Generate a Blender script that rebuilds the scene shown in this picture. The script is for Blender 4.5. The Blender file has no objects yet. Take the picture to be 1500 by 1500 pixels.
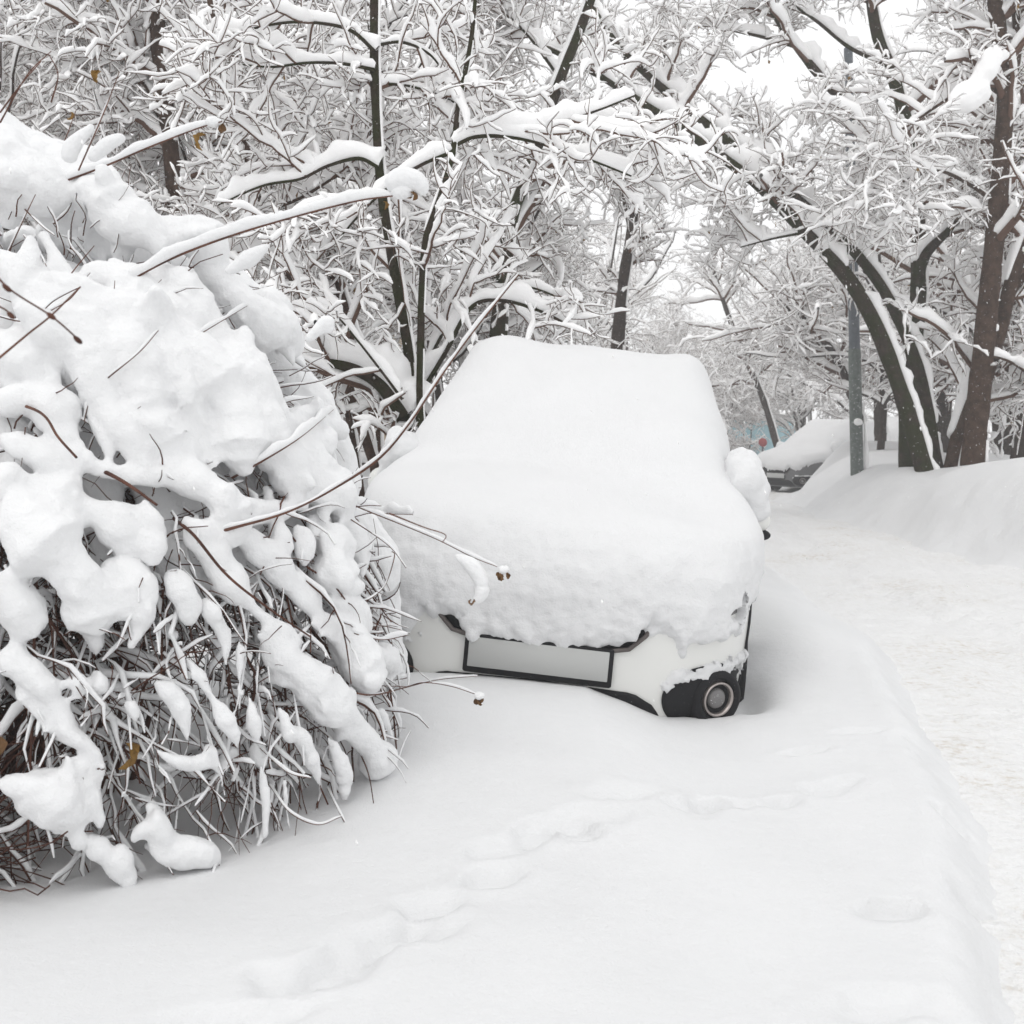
import bpy, math, random
import numpy as np
from mathutils import Vector, Matrix

# ------------------------------------------------------------------ camera
SC = bpy.context.scene
COL = SC.collection
F, HZ, CAMZ = 1608.0, 610.0, 1.5          # focal length and horizon in photo pixels, eye height
cam_d = bpy.data.cameras.new('camera')
cam = bpy.data.objects.new('camera', cam_d)
COL.objects.link(cam)
cam.location = (0, 0, CAMZ)
cam.rotation_euler = (math.radians(90), 0, 0)
cam_d.sensor_width = 36.0
cam_d.lens = 36.0 * F / 1500.0
cam_d.shift_y = -(750.0 - HZ) / 1500.0
cam_d.clip_start, cam_d.clip_end = 0.05, 1000
cam_d.dof.use_dof = True
cam_d.dof.focus_distance = 4.4
cam_d.dof.aperture_fstop = 7.1
SC.camera = cam

# ------------------------------------------------------------------ sky, sun, exposure
world = bpy.data.worlds.new('World')
SC.world = world
world.use_nodes = True
wn, wl = world.node_tree.nodes, world.node_tree.links
for n_ in list(wn):
    wn.remove(n_)
SUN_EL, SUN_ROT = math.radians(62), math.radians(215)
sky = wn.new('ShaderNodeTexSky')
sky.sky_type = 'NISHITA'
sky.sun_disc = False
sky.sun_elevation, sky.sun_rotation = SUN_EL, SUN_ROT
sky.air_density, sky.dust_density = 1.0, 6.0
hs = wn.new('ShaderNodeHueSaturation')
hs.inputs['Saturation'].default_value = 0.12
mixw = wn.new('ShaderNodeMix')
mixw.data_type = 'RGBA'
mixw.inputs['Factor'].default_value = 0.8            # a closed cloud layer over the clear sky
mixw.inputs[7].default_value = (9.5, 9.55, 9.62, 1)
bgn = wn.new('ShaderNodeBackground')
bgn.inputs['Strength'].default_value = 0.12
wout = wn.new('ShaderNodeOutputWorld')
wl.new(sky.outputs[0], hs.inputs['Color'])
wl.new(hs.outputs[0], mixw.inputs[6])
wl.new(mixw.outputs[2], bgn.inputs['Color'])
wl.new(bgn.outputs[0], wout.inputs['Surface'])
sun_d = bpy.data.lights.new('sun', 'SUN')
sun_d.energy = 0.35
sun_d.angle = math.radians(35)
sun_d.color = (1.0, 0.97, 0.93)
sun = bpy.data.objects.new('sun', sun_d)
COL.objects.link(sun)
sd = Vector((math.sin(SUN_ROT) * math.cos(SUN_EL), math.cos(SUN_ROT) * math.cos(SUN_EL), math.sin(SUN_EL)))
sun.rotation_euler = sd.to_track_quat('Z', 'Y').to_euler()
sun.location = (0, 0, 30)
vs = SC.view_settings
vs.view_transform, vs.look, vs.exposure, vs.gamma = 'Standard', 'None', 0.15, 1.0
vs.use_curve_mapping = False
SC.render.engine = 'CYCLES'
cy = SC.cycles
cy.use_denoising = True
cy.max_bounces, cy.diffuse_bounces, cy.glossy_bounces = 12, 10, 2
cy.transmission_bounces, cy.volume_bounces, cy.transparent_max_bounces = 4, 3, 8
cy.use_adaptive_sampling = True
cy.adaptive_threshold = 0.015

rng = np.random.default_rng(7)
random.seed(7)

# ------------------------------------------------------------------ helpers
def px(u, v, y):
    """photo pixel at depth y -> world point"""
    return np.array(((u - 750.0) / F * y, y, CAMZ - (v - HZ) / F * y))

def sstep(a, b, x):
    t = np.clip((x - a) / (b - a), 0, 1)
    return t * t * (3 - 2 * t)

def _hash(ix, iy, iz):
    h = (ix * 374761393 + iy * 668265263 + iz * 2147483647) & 0xFFFFFFFF
    h = ((h ^ (h >> 13)) * 1274126177) & 0xFFFFFFFF
    h = ((h ^ (h >> 16)) * 2246822519) & 0xFFFFFFFF
    return ((h ^ (h >> 15)) & 0xFFFFFF) / float(0xFFFFFF) * 2 - 1

def vnoise(p):
    """value noise in -1..1, p (...,3)"""
    p = np.asarray(p, dtype=np.float64)
    f0 = np.floor(p)
    i = f0.astype(np.int64)
    f = p - f0
    f = f * f * f * (f * (f * 6 - 15) + 10)
    out = 0
    for dx in (0, 1):
        wx = f[..., 0] if dx else 1 - f[..., 0]
        for dy in (0, 1):
            wy = f[..., 1] if dy else 1 - f[..., 1]
            for dz in (0, 1):
                wz = f[..., 2] if dz else 1 - f[..., 2]
                out = out + wx * wy * wz * _hash(i[..., 0] + dx, i[..., 1] + dy, i[..., 2] + dz)
    return out

def fbm(p, oct=4, gain=0.5):
    p = np.asarray(p, dtype=np.float64)
    a, s, o = 1.0, 0.0, 0.0
    for k in range(oct):
        o = o + a * vnoise(p * 2.03 ** k + 17.3 * k)
        s += a
        a *= gain
    return o / s

def mesh_np(name, V, Q, smooth=True):
    """mesh from vertex array and list/array of quads (tris are quads given as arrays of 3)"""
    V = np.ascontiguousarray(V, dtype=np.float32).reshape(-1, 3)
    groups = Q if isinstance(Q, (list, tuple)) else [Q]
    groups = [np.asarray(g, dtype=np.int32) for g in groups if len(g)]
    me = bpy.data.meshes.new(name)
    me.vertices.add(len(V))
    me.vertices.foreach_set('co', V.ravel())
    nl = sum(g.size for g in groups)
    nf = sum(len(g) for g in groups)
    me.loops.add(nl)
    me.polygons.add(nf)
    me.loops.foreach_set('vertex_index', np.concatenate([g.ravel() for g in groups]))
    tot = np.concatenate([np.full(len(g), g.shape[1], dtype=np.int32) for g in groups])
    start = np.concatenate(([0], np.cumsum(tot)[:-1])).astype(np.int32)
    me.polygons.foreach_set('loop_start', start)
    me.polygons.foreach_set('loop_total', tot)
    if smooth:
        me.polygons.foreach_set('use_smooth', np.ones(nf, dtype=bool))
    me.update(calc_edges=True)
    me.validate()
    return me

def obj(name, me, mat=None, parent=None):
    o = bpy.data.objects.new(name, me)
    COL.objects.link(o)
    if mat is not None and me is not None and len(me.materials) == 0:
        me.materials.append(mat)
    if parent is not None:
        o.parent = parent
    return o

def tag(o, label=None, cat=None, group=None, kind=None):
    if label: o['label'] = label
    if cat: o['category'] = cat
    if group: o['group'] = group
    if kind: o['kind'] = kind
    return o

def thing(name, loc, label, cat, group=None):
    e = bpy.data.objects.new(name, None)
    e.empty_display_size = 0.2
    COL.objects.link(e)
    e.location = loc
    return tag(e, label, cat, group)

def copy_tree(root, parent=None):
    c = root.copy()
    COL.objects.link(c)
    c.parent = parent
    for ch in root.children:
        copy_tree(ch, c)
    return c

class MB:
    """collects pieces into one mesh"""
    def __init__(s):
        s.V, s.Q, s.T, s.n = [], [], [], 0
    def add(s, V, Q=None, T=None):
        V = np.asarray(V, dtype=float).reshape(-1, 3)
        if Q is not None and len(Q): s.Q.append(np.asarray(Q, dtype=np.int64) + s.n)
        if T is not None and len(T): s.T.append(np.asarray(T, dtype=np.int64) + s.n)
        s.V.append(V); s.n += len(V)
        return s
    def grid(s, G, closed_u=False, closed_v=False):
        r, c = G.shape[:2]
        idx = np.arange(r * c).reshape(r, c)
        if closed_v: idx = np.concatenate([idx, idx[:, :1]], 1)
        if closed_u: idx = np.concatenate([idx, idx[:1]], 0)
        q = np.stack([idx[:-1, :-1], idx[:-1, 1:], idx[1:, 1:], idx[1:, :-1]], -1).reshape(-1, 4)
        return s.add(G.reshape(-1, 3), q)
    def box(s, c, size, rot=None, bev=0.0):
        sx, sy, sz = (np.asarray(size, float) / 2)
        if bev <= 0:
            P = np.array([[x, y, z] for z in (-sz, sz) for (x, y) in ((-sx, -sy), (sx, -sy), (sx, sy), (-sx, sy))])
            q = [[3, 2, 1, 0], [4, 5, 6, 7], [0, 1, 5, 4], [1, 2, 6, 5], [2, 3, 7, 6], [3, 0, 4, 7]]
            if rot is not None: P = P @ np.asarray(rot).T
            return s.add(P + np.asarray(c), q)
        b = bev
        rings = []
        for (z, i) in ((-sz, b), (-sz + b, 0), (sz - b, 0), (sz, b)):
            x, y = sx - i, sy - i
            k = min(b, x * .9, y * .9)
            rings.append([[-x + k, -y, z], [x - k, -y, z], [x, -y + k, z], [x, y - k, z], [x - k, y, z], [-x + k, y, z], [-x, y - k, z], [-x, -y + k, z]])
        G = np.array(rings)
        if rot is not None: G = G @ np.asarray(rot).T
        G = G + np.asarray(c)
        n0 = s.n
        s.grid(G, closed_v=True)
        V = G.reshape(-1, 3)
        s.add(np.vstack([V[:8].mean(0), V[:8]]), T=[[0, 1 + (k + 1) % 8, 1 + k] for k in range(8)])
        s.add(np.vstack([V[-8:].mean(0), V[-8:]]), T=[[0, 1 + k, 1 + (k + 1) % 8] for k in range(8)])
        return s
    def tube(s, P, R, sides=8, cap=True):
        P = np.asarray(P, float)[None]; R = np.broadcast_to(np.asarray(R, float), P.shape[1])[None]
        V, q = tubes(P, R, sides)
        s.add(V, q)
        if cap:
            for e, sl in ((0, slice(0, sides)), (-1, slice(len(V) - sides, len(V)))):
                ring = V[sl]
                t = [[0, 1 + (k + 1) % sides, 1 + k] for k in range(sides)]
                s.add(np.vstack([P[0, e], ring]), T=t)
        return s
    def ball(s, c, r, nu=12, nv=8, noise=0.0, nsc=8.0, rot=None):
        th = np.linspace(0, 2 * math.pi, nu, endpoint=False)
        ph = np.linspace(0.02, math.pi - 0.02, nv)
        D = np.stack([np.cos(th)[None] * np.sin(ph)[:, None], np.sin(th)[None] * np.sin(ph)[:, None],
                      np.broadcast_to(np.cos(ph)[:, None], (nv, nu))], -1)
        G = D * np.asarray(r, float)
        if rot is not None: G = G @ np.asarray(rot).T
        if noise:
            G = G * (1 + noise * fbm(D * nsc * .3 + np.asarray(c) * 7.1, 3))[..., None]
        G = G + np.asarray(c)
        return s.grid(G[::-1], closed_v=True)
    def mesh(s, name, smooth=True):
        V = np.concatenate(s.V)
        g = []
        if s.Q: g.append(np.concatenate(s.Q))
        if s.T: g.append(np.concatenate(s.T))
        return mesh_np(name, V, g, smooth)

UP = np.array((0, 0, 1.0))

def norm(a):
    return a / np.maximum(np.linalg.norm(a, axis=-1, keepdims=True), 1e-9)

def tangents(P):
    T = np.empty_like(P)
    T[:, 1:-1] = P[:, 2:] - P[:, :-2]
    T[:, 0] = P[:, 1] - P[:, 0]
    T[:, -1] = P[:, -1] - P[:, -2]
    return norm(T)

def tubes(P, R, sides):
    """P (m,N,3), R (m,N) -> verts, quads"""
    m, N = R.shape
    T = tangents(P)
    ref = np.where(np.abs(T[..., 2:3]).mean(1, keepdims=True) > 0.8, np.array((1.0, 0.13, 0)), UP)
    A = norm(np.cross(T, np.broadcast_to(ref, T.shape)))
    B = np.cross(A, T)
    a = np.linspace(0, 2 * math.pi, sides, endpoint=False)
    V = P[:, :, None] + R[:, :, None, None] * (np.cos(a)[:, None] * A[:, :, None] + np.sin(a)[:, None] * B[:, :, None])
    idx = np.arange(m * N * sides).reshape(m, N, sides)
    j = np.roll(idx, -1, axis=2)
    q = np.stack([idx[:, :-1], j[:, :-1], j[:, 1:], idx[:, 1:]], -1).reshape(-1, 4)
    return V.reshape(-1, 3), q

def snow_on(P, R, th, sides=6, rg=None, wind=(1.0, .12, 0.1), lump=0.45, bare=0.0, fs=9.0, steep=0.35, widen=0.55, clump=0.0):
    """ridge of snow lying on the upper side of each limb. th: thickness scalar or (m,)"""
    m, N = R.shape
    T = tangents(P)
    tz = T[..., 2:3]
    hz = np.sqrt(np.clip(1 - tz ** 2, 0, 1))
    Nv = UP - tz * T
    Nv = Nv + np.clip(0.35 - hz, 0, 1) * 2.0 * np.asarray(wind)
    Nv = norm(Nv - (Nv * T).sum(-1, keepdims=True) * T)
    A = np.cross(T, Nv)
    hz = hz[..., 0]
    th = np.broadcast_to(np.asarray(th, float).reshape(-1, 1), (m, N))
    nz = fbm(P * fs, 2, 0.6)
    s = np.linspace(0, 1, N)
    endt = np.minimum(1, np.minimum(s / 0.06 + .5, (1 - s) / 0.06 + 0.35))
    load = np.clip((hz - 0.12) / 0.6, 0, 1) * (1 - steep) + steep
    h = th * load * (1 + lump * 1.6 * nz) * endt
    if clump > 0:
        h = h * np.clip(.8 + clump * 2.0 * vnoise(P * fs * 1.7 + 5.0), 0, 2.2)
    if bare > 0:
        b = vnoise(P * fs * 0.35 + 31.7)
        h = h * sstep(bare * 2 - 1 - .25, bare * 2 - 1 + .25, b)
    h = np.maximum(h, 0.0)
    no = h < np.maximum(.0015, R * .04)
    top, bot = R + h, R * .45
    w = np.where(no, R * .4, R * .82 + widen * 0.5 * h)
    cen = np.where(no, 0.0, (top + bot) / 2)
    hh = np.where(no, R * .4, (top - bot) / 2)
    a = np.linspace(0, 2 * math.pi, sides, endpoint=False) + math.pi / 2
    V = P[:, :, None] + (np.cos(a)[None, None] * w[..., None])[..., None] * A[:, :, None] \
        + (np.sin(a)[None, None] * hh[..., None] + cen[..., None])[..., None] * Nv[:, :, None]
    idx = np.arange(m * N * sides).reshape(m, N, sides)
    j = np.roll(idx, -1, axis=2)
    q = np.stack([idx[:, :-1], idx[:, 1:], j[:, 1:], j[:, :-1]], -1).reshape(-1, 4)
    return V.reshape(-1, 3), q

def curve(pts, N):
    """Catmull-Rom through points (k,d) resampled to N by arc length"""
    p = np.asarray(pts, float)
    if len(p) == 2:
        t = np.linspace(0, 1, N)[:, None]
        return p[0] * (1 - t) + p[1] * t
    q = np.vstack([2 * p[0] - p[1], p, 2 * p[-1] - p[-2]])
    out = []
    for i in range(1, len(q) - 2):
        t = np.linspace(0, 1, 14, endpoint=False)[:, None]
        a, b, c, d = q[i - 1], q[i], q[i + 1], q[i + 2]
        out.append(0.5 * ((2 * b) + (c - a) * t + (2 * a - 5 * b + 4 * c - d) * t ** 2 + (3 * b - a - 3 * c + d) * t ** 3))
    out = np.vstack(out + [p[-1:]])
    L = np.concatenate(([0], np.cumsum(np.linalg.norm(np.diff(out[:, :3], axis=0), axis=1))))
    s = np.linspace(0, L[-1], N)
    return np.stack([np.interp(s, L, out[:, k]) for k in range(out.shape[1])], -1)

def grow(P, R, n, length, N=6, ang=(35, 65), t=(0.2, 1.0), wig=0.18, droop=0.3, rr=0.55, rmin=0.002, lift=0.0, rg=rng, lvar=0.5, tip=0.35, flat=0.0, shrink=0.5, bend=0.0):
    m, M = R.shape
    idx = np.repeat(np.arange(m), n)
    k = len(idx)
    tt = rg.uniform(t[0], t[1], k)
    f = tt * (M - 1) * 0.999
    i = f.astype(int)
    fr = (f - i)[:, None]
    p0 = P[idx, i] * (1 - fr) + P[idx, i + 1] * fr
    T = norm(P[idx, i + 1] - P[idx, i])
    rad = (R[idx, i] * (1 - fr[:, 0]) + R[idx, i + 1] * fr[:, 0])
    rv = norm(rg.normal(size=(k, 3)) * np.array((1, 1, 1 - flat)))
    perp = norm(rv - (rv * T).sum(-1, keepdims=True) * T)
    a = np.radians(rg.uniform(ang[0], ang[1], k))[:, None]
    d = norm(np.cos(a) * T + np.sin(a) * perp + lift * UP)
    L = length * (1 - shrink * tt) * rg.uniform(1 - lvar, 1 + lvar, k)
    ds = (L / (N - 1))[:, None]
    out = np.empty((k, N, 3))
    out[:, 0] = p0
    bv = rg.normal(size=(k, 3)) * bend
    for j in range(1, N):
        d = norm(d + bv + wig * rg.normal(size=(k, 3)) + np.array((0, 0, -1.0)) * droop * ds / max(length, .05) * 2.2 * (j / N))
        out[:, j] = out[:, j - 1] + d * ds
    r0 = np.maximum(rad * rr, rmin)
    Rr = r0[:, None] * np.linspace(1, tip, N)[None]
    return out, Rr

def fuse(mbuild, name, voxel, smooth=5, rough=.004, rs_=22):
    me = mbuild.mesh(name + '_raw')
    o = bpy.data.objects.new('fusing', me)
    COL.objects.link(o)
    md = o.modifiers.new('r', 'REMESH'); md.mode = 'VOXEL'; md.voxel_size = voxel; md.use_smooth_shade = True
    sm = o.modifiers.new('s', 'SMOOTH'); sm.factor = .5; sm.iterations = smooth
    dg = bpy.context.evaluated_depsgraph_get()
    out = bpy.data.meshes.new_from_object(o.evaluated_get(dg))
    bpy.data.objects.remove(o); bpy.data.meshes.remove(me)
    out.materials.clear()
    n = len(out.vertices)
    co = np.empty(n * 3, dtype=np.float32); no = np.empty(n * 3, dtype=np.float32)
    out.vertices.foreach_get('co', co); out.vertices.foreach_get('normal', no)
    co = co.reshape(-1, 3); no = no.reshape(-1, 3)
    co = co + no * (rough * fbm(co * rs_, 4, .55) + rough * 1.6 * vnoise(co * 7 + 3))[:, None]
    out.vertices.foreach_set('co', co.astype(np.float32).ravel())
    out.polygons.foreach_set('use_smooth', np.ones(len(out.polygons), dtype=bool))
    out.update()
    return out

# ------------------------------------------------------------------ materials
def mat(name, col, rough=0.8, spec=0.3, build=None, metal=0.0):
    m = bpy.data.materials.new(name)
    m.use_nodes = True
    b = m.node_tree.nodes['Principled BSDF']
    b.inputs['Base Color'].default_value = (*col, 1)
    b.inputs['Roughness'].default_value = rough
    b.inputs['Specular IOR Level'].default_value = spec
    b.inputs['Metallic'].default_value = metal
    if build: build(m.node_tree, b)
    return m

def noise_node(nt, scale, detail=4, rough=0.55, obj_space=True):
    tc = nt.nodes.new('ShaderNodeTexCoord')
    n = nt.nodes.new('ShaderNodeTexNoise')
    n.inputs['Scale'].default_value = scale
    n.inputs['Detail'].default_value = detail
    n.inputs['Roughness'].default_value = rough
    nt.links.new(tc.outputs['Object'], n.inputs['Vector'])
    return n

def ramp(nt, src, stops):
    r = nt.nodes.new('ShaderNodeValToRGB')
    e = r.color_ramp.elements
    while len(e) > 1: e.remove(e[-1])
    e[0].position, e[0].color = stops[0][0], (*stops[0][1], 1)
    for p, c in stops[1:]:
        x = e.new(p); x.color = (*c, 1)
    nt.links.new(src, r.inputs['Fac'])
    return r

def bump(nt, b, layers):
    prev = None
    for scale, detail, strength, dist in layers:
        n = noise_node(nt, scale, detail)
        bp = nt.nodes.new('ShaderNodeBump')
        bp.inputs['Strength'].default_value = strength
        bp.inputs['Distance'].default_value = dist
        nt.links.new(n.outputs['Fac'], bp.inputs['Height'])
        if prev: nt.links.new(prev.outputs[0], bp.inputs['Normal'])
        prev = bp
    nt.links.new(prev.outputs[0], b.inputs['Normal'])

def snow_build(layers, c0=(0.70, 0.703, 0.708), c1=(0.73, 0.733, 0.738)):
    def f(nt, b):
        n = noise_node(nt, 3.0, 5)
        r = ramp(nt, n.outputs['Fac'], [(0.3, c0), (0.7, c1)])
        nt.links.new(r.outputs[0], b.inputs['Base Color'])
        bump(nt, b, layers)
    return f

M = {}
M['snow'] = mat('snow', (0.87, 0.875, 0.885), 0.85, 0.12, snow_build([(22, 4, 0.3, 0.015), (170, 4, 0.45, 0.005)]))  # light balance put into the colour: ground snow darker than branch snow
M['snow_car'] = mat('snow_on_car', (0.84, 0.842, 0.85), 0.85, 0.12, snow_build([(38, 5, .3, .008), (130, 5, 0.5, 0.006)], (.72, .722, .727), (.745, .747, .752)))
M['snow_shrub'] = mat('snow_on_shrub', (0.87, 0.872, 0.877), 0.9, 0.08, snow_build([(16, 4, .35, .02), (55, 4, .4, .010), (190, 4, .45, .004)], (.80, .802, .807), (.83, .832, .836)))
M['snow_branch'] = mat('snow_on_branches', (0.96, 0.96, 0.963), 1.0, 0.0, snow_build([(60, 3, 0.35, 0.008)], (.96, .957, .955), (.98, .976, .975)))  # base colour raised to make up for light missing among the branches
M['snow_far'] = mat('snow_on_far_branches', (0.975, 0.97, 0.968), 1.0, 0.0)  # same snow, brightened in its colour because the thicket came out dark

def road_build(nt, b):
    n = noise_node(nt, 1.3, 6, 0.6)
    n2 = noise_node(nt, 26, 5, 0.7)
    mx = nt.nodes.new('ShaderNodeMath'); mx.operation = 'MULTIPLY'
    nt.links.new(n.outputs['Fac'], mx.inputs[0]); nt.links.new(n2.outputs['Fac'], mx.inputs[1])
    r = ramp(nt, mx.outputs[0], [(0.24, (0.765, 0.765, 0.765)), (0.33, (0.735, 0.73, 0.72)), (0.43, (0.60, 0.56, 0.51))])
    nt.links.new(r.outputs[0], b.inputs['Base Color'])
    bump(nt, b, [(6, 5, 0.7, 0.06), (30, 5, 0.7, 0.02)])
M['road'] = mat('packed_road_snow', (0.84, 0.83, 0.82), 0.8, 0.15, road_build)

def bark_build(c0, c1, moss=None, rime=None):
    def f(nt, b):
        n = noise_node(nt, 11, 6, 0.65)
        r = ramp(nt, n.outputs['Fac'], [(0.3, c0), (0.7, c1)])
        out = r.outputs[0]
        if moss:
            n2 = noise_node(nt, 5, 4, 0.6)
            k = ramp(nt, n2.outputs['Fac'], [(0.42, (0, 0, 0)), (0.58, (1, 1, 1))])
            mx = nt.nodes.new('ShaderNodeMix'); mx.data_type = 'RGBA'
            nt.links.new(k.outputs[0], mx.inputs['Factor'])
            nt.links.new(out, mx.inputs[6])
            mx.inputs[7].default_value = (*moss, 1)
            out = mx.outputs[2]
        if rime:
            n3 = noise_node(nt, 34, 5, 0.75)
            k = ramp(nt, n3.outputs['Fac'], [(rime, (0, 0, 0)), (rime + .04, (1, 1, 1))])
            mx = nt.nodes.new('ShaderNodeMix'); mx.data_type = 'RGBA'
            nt.links.new(k.outputs[0], mx.inputs['Factor'])
            nt.links.new(out, mx.inputs[6])
            mx.inputs[7].default_value = (.82, .82, .83, 1)
            out = mx.outputs[2]
        nt.links.new(out, b.inputs['Base Color'])
        bump(nt, b, [(40, 6, 0.8, 0.02)])
    return f
M['bark'] = mat('brown_bark', (.07, .05, .04), .95, .1, bark_build((.035, .023, .018), (.10, .064, .048), None, .64))
M['bark_moss'] = mat('mossy_bark', (.06, .055, .03), .95, .1, bark_build((.022, .017, .013), (.06, .044, .033), (.03, .032, .013), .66))
M['bark_far'] = mat('grey_brown_bark', (.075, .06, .055), .95, .05, bark_build((.03, .024, .021), (.07, .054, .047), None, .64))
M['twig'] = mat('twig_bark', (.125, .076, .058), 1.0, .0)
M['twig_red'] = mat('reddish_twig_bark', (.13, .06, .04), .7, .25, bark_build((.06, .03, .024), (.19, .085, .055)))
M['twig_dark'] = mat('dark_shrub_twig_bark', (.08, .04, .03), .85, .1, bark_build((.045, .024, .02), (.15, .07, .05)))
M['leaf'] = mat('dry_brown_leaf', (.12, .06, .03), .8, .2, bark_build((.05, .025, .012), (.2, .11, .05)))
M['leaf_y'] = mat('dry_ochre_leaf', (.28, .15, .05), .8, .2, bark_build((.10, .055, .02), (.33, .19, .05)))
def paint_build(nt, b):
    b.inputs['Coat Weight'].default_value = 0.6
    b.inputs['Coat Roughness'].default_value = 0.08
    n = noise_node(nt, 140, 4, .7)
    r = ramp(nt, n.outputs['Fac'], [(0.66, (.74, .74, .715)), (0.71, (.84, .84, .84))])
    nt.links.new(r.outputs[0], b.inputs['Base Color'])
M['paint'] = mat('white_car_paint', (.56, .56, .53), .35, .5, paint_build)
def flecked(c, amt=.68):
    def f(nt, b):
        n = noise_node(nt, 120, 5, .75)
        r = ramp(nt, n.outputs['Fac'], [(amt, c), (amt + .04, (.8, .8, .82))])
        nt.links.new(r.outputs[0], b.inputs['Base Color'])
        bump(nt, b, [(300, 2, .2, .002)])
    return f
M['black'] = mat('black_plastic', (.008, .008, .009), .65, .2, flecked((.012, .012, .014)))
M['rubber'] = mat('tyre_rubber', (.015, .015, .016), .85, .2, flecked((.015, .015, .016), .64))
M['plate'] = mat('blank_grey_plate', (.46, .465, .455), .5, .3, flecked((.46, .465, .455), .80))
M['chrome'] = mat('dull_chrome', (.42, .38, .36), .3, .5, None, 0.85)
M['lampglass'] = mat('lamp_glass', (.16, .16, .165), .12, .6, flecked((.16, .155, .155), .62))
M['glass'] = mat('car_window_glass', (.03, .035, .04), .08, .6)
M['grille'] = mat('grille_grey', (.10, .085, .08), .5, .4)
M['steel'] = mat('wheel_steel', (.3, .3, .31), .4, .5, None, .6)
M['paint_grey'] = mat('silver_car_paint', (.35, .36, .37), .4, .5)
M['paint_dark'] = mat('dark_grey_car_paint', (.12, .12, .125), .4, .5)
M['post'] = mat('grey_painted_post', (.12, .135, .155), .6, .3, bark_build((.10, .115, .13), (.16, .175, .195), None, .64))
M['post_low'] = mat('grey_green_post_base', (.13, .15, .14), .7, .3, bark_build((.10, .12, .11), (.19, .21, .20), None, .6))
M['beige'] = mat('beige_wall_render', (.52, .42, .30), .9, .1, bark_build((.47, .38, .28), (.56, .46, .34)))
M['blue'] = mat('pale_blue_sheet_metal', (.35, .56, .62), .5, .3, bark_build((.32, .53, .60), (.42, .62, .67)))
M['red'] = mat('faded_red_paint', (.42, .10, .10), .6, .3)
M['darkglass'] = mat('dark_window_pane', (.05, .055, .06), .1, .5)
M['whiteframe'] = mat('white_frame', (.7, .7, .7), .5, .3)

# ------------------------------------------------------------------ ground and road
XL_Y = [0, 1.8, 2.06, 2.5, 2.9, 3.3, 4.39, 5.7, 7.5, 12, 20, 40, 90]
XL_X = [.2, .76, .90, 1.08, 1.23, 1.37, 1.60, 1.86, 1.95, 2.2, 2.7, 4.0, 8]
XR_Y = [0, 6, 10, 14, 18, 22, 26, 30, 40, 90]
XR_X = [4.4, 4.2, 4.1, 4.1, 4.5, 5.3, 7.0, 10, 14, 30]
FY = [600, 690, 790, 860, 920, 975, 1050, 1140, 1200]
MX = np.array([-2.2, -1.2, -.38, -.15, .10, .28, .43, .57, .76, .98, 1.2, 1.6])
MZ = np.array([.06, .12, .145, .13, .12, .115, .065, .0, -.02, -.01, .0, 0])
# trodden furrow and single footprints, as photo pixels on the snow: (u, v, half length, half width, angle, depth)
TRAIL = [(330, 1520), (430, 1465), (520, 1415), (590, 1372), (660, 1325), (730, 1283), (800, 1235), (870, 1200), (950, 1190),
         (1030, 1188), (1090, 1180), (1160, 1160), (1235, 1140)]
def on_snow(u, v, z=.36):
    y = (CAMZ - z) * F / (v - HZ)
    return (u - 750) / F * y, y
PRINTS = []
_r = random.Random(4)
for k in range(len(TRAIL) - 1):
    for f in (0.0, .45):
        u = TRAIL[k][0] * (1 - f) + TRAIL[k + 1][0] * f
        v = TRAIL[k][1] * (1 - f) + TRAIL[k + 1][1] * f
        x, y = on_snow(u + _r.uniform(-26, 26), v + _r.uniform(-16, 16))
        fade = 1.0 if u < 900 else .75
        PRINTS.append((x, y, _r.uniform(.07, .12), _r.uniform(.045, .07), _r.uniform(.1, .9), fade * _r.uniform(.014, .030)))
for (u, v, a, b, d) in ((1310, 1335, .075, .04, .03), (1185, 1095, .09, .035, .018), (1395, 1190, .05, .06, .03), (1430, 1290, .06, .05, .035), (1330, 1470, .16, .06, .02), (1255, 1075, .12, .03, .012)):
    x, y = on_snow(u, v)
    PRINTS.append((x, y, a, b, .1, d))
CRUMB = np.array((1, 1, 0))

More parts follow.
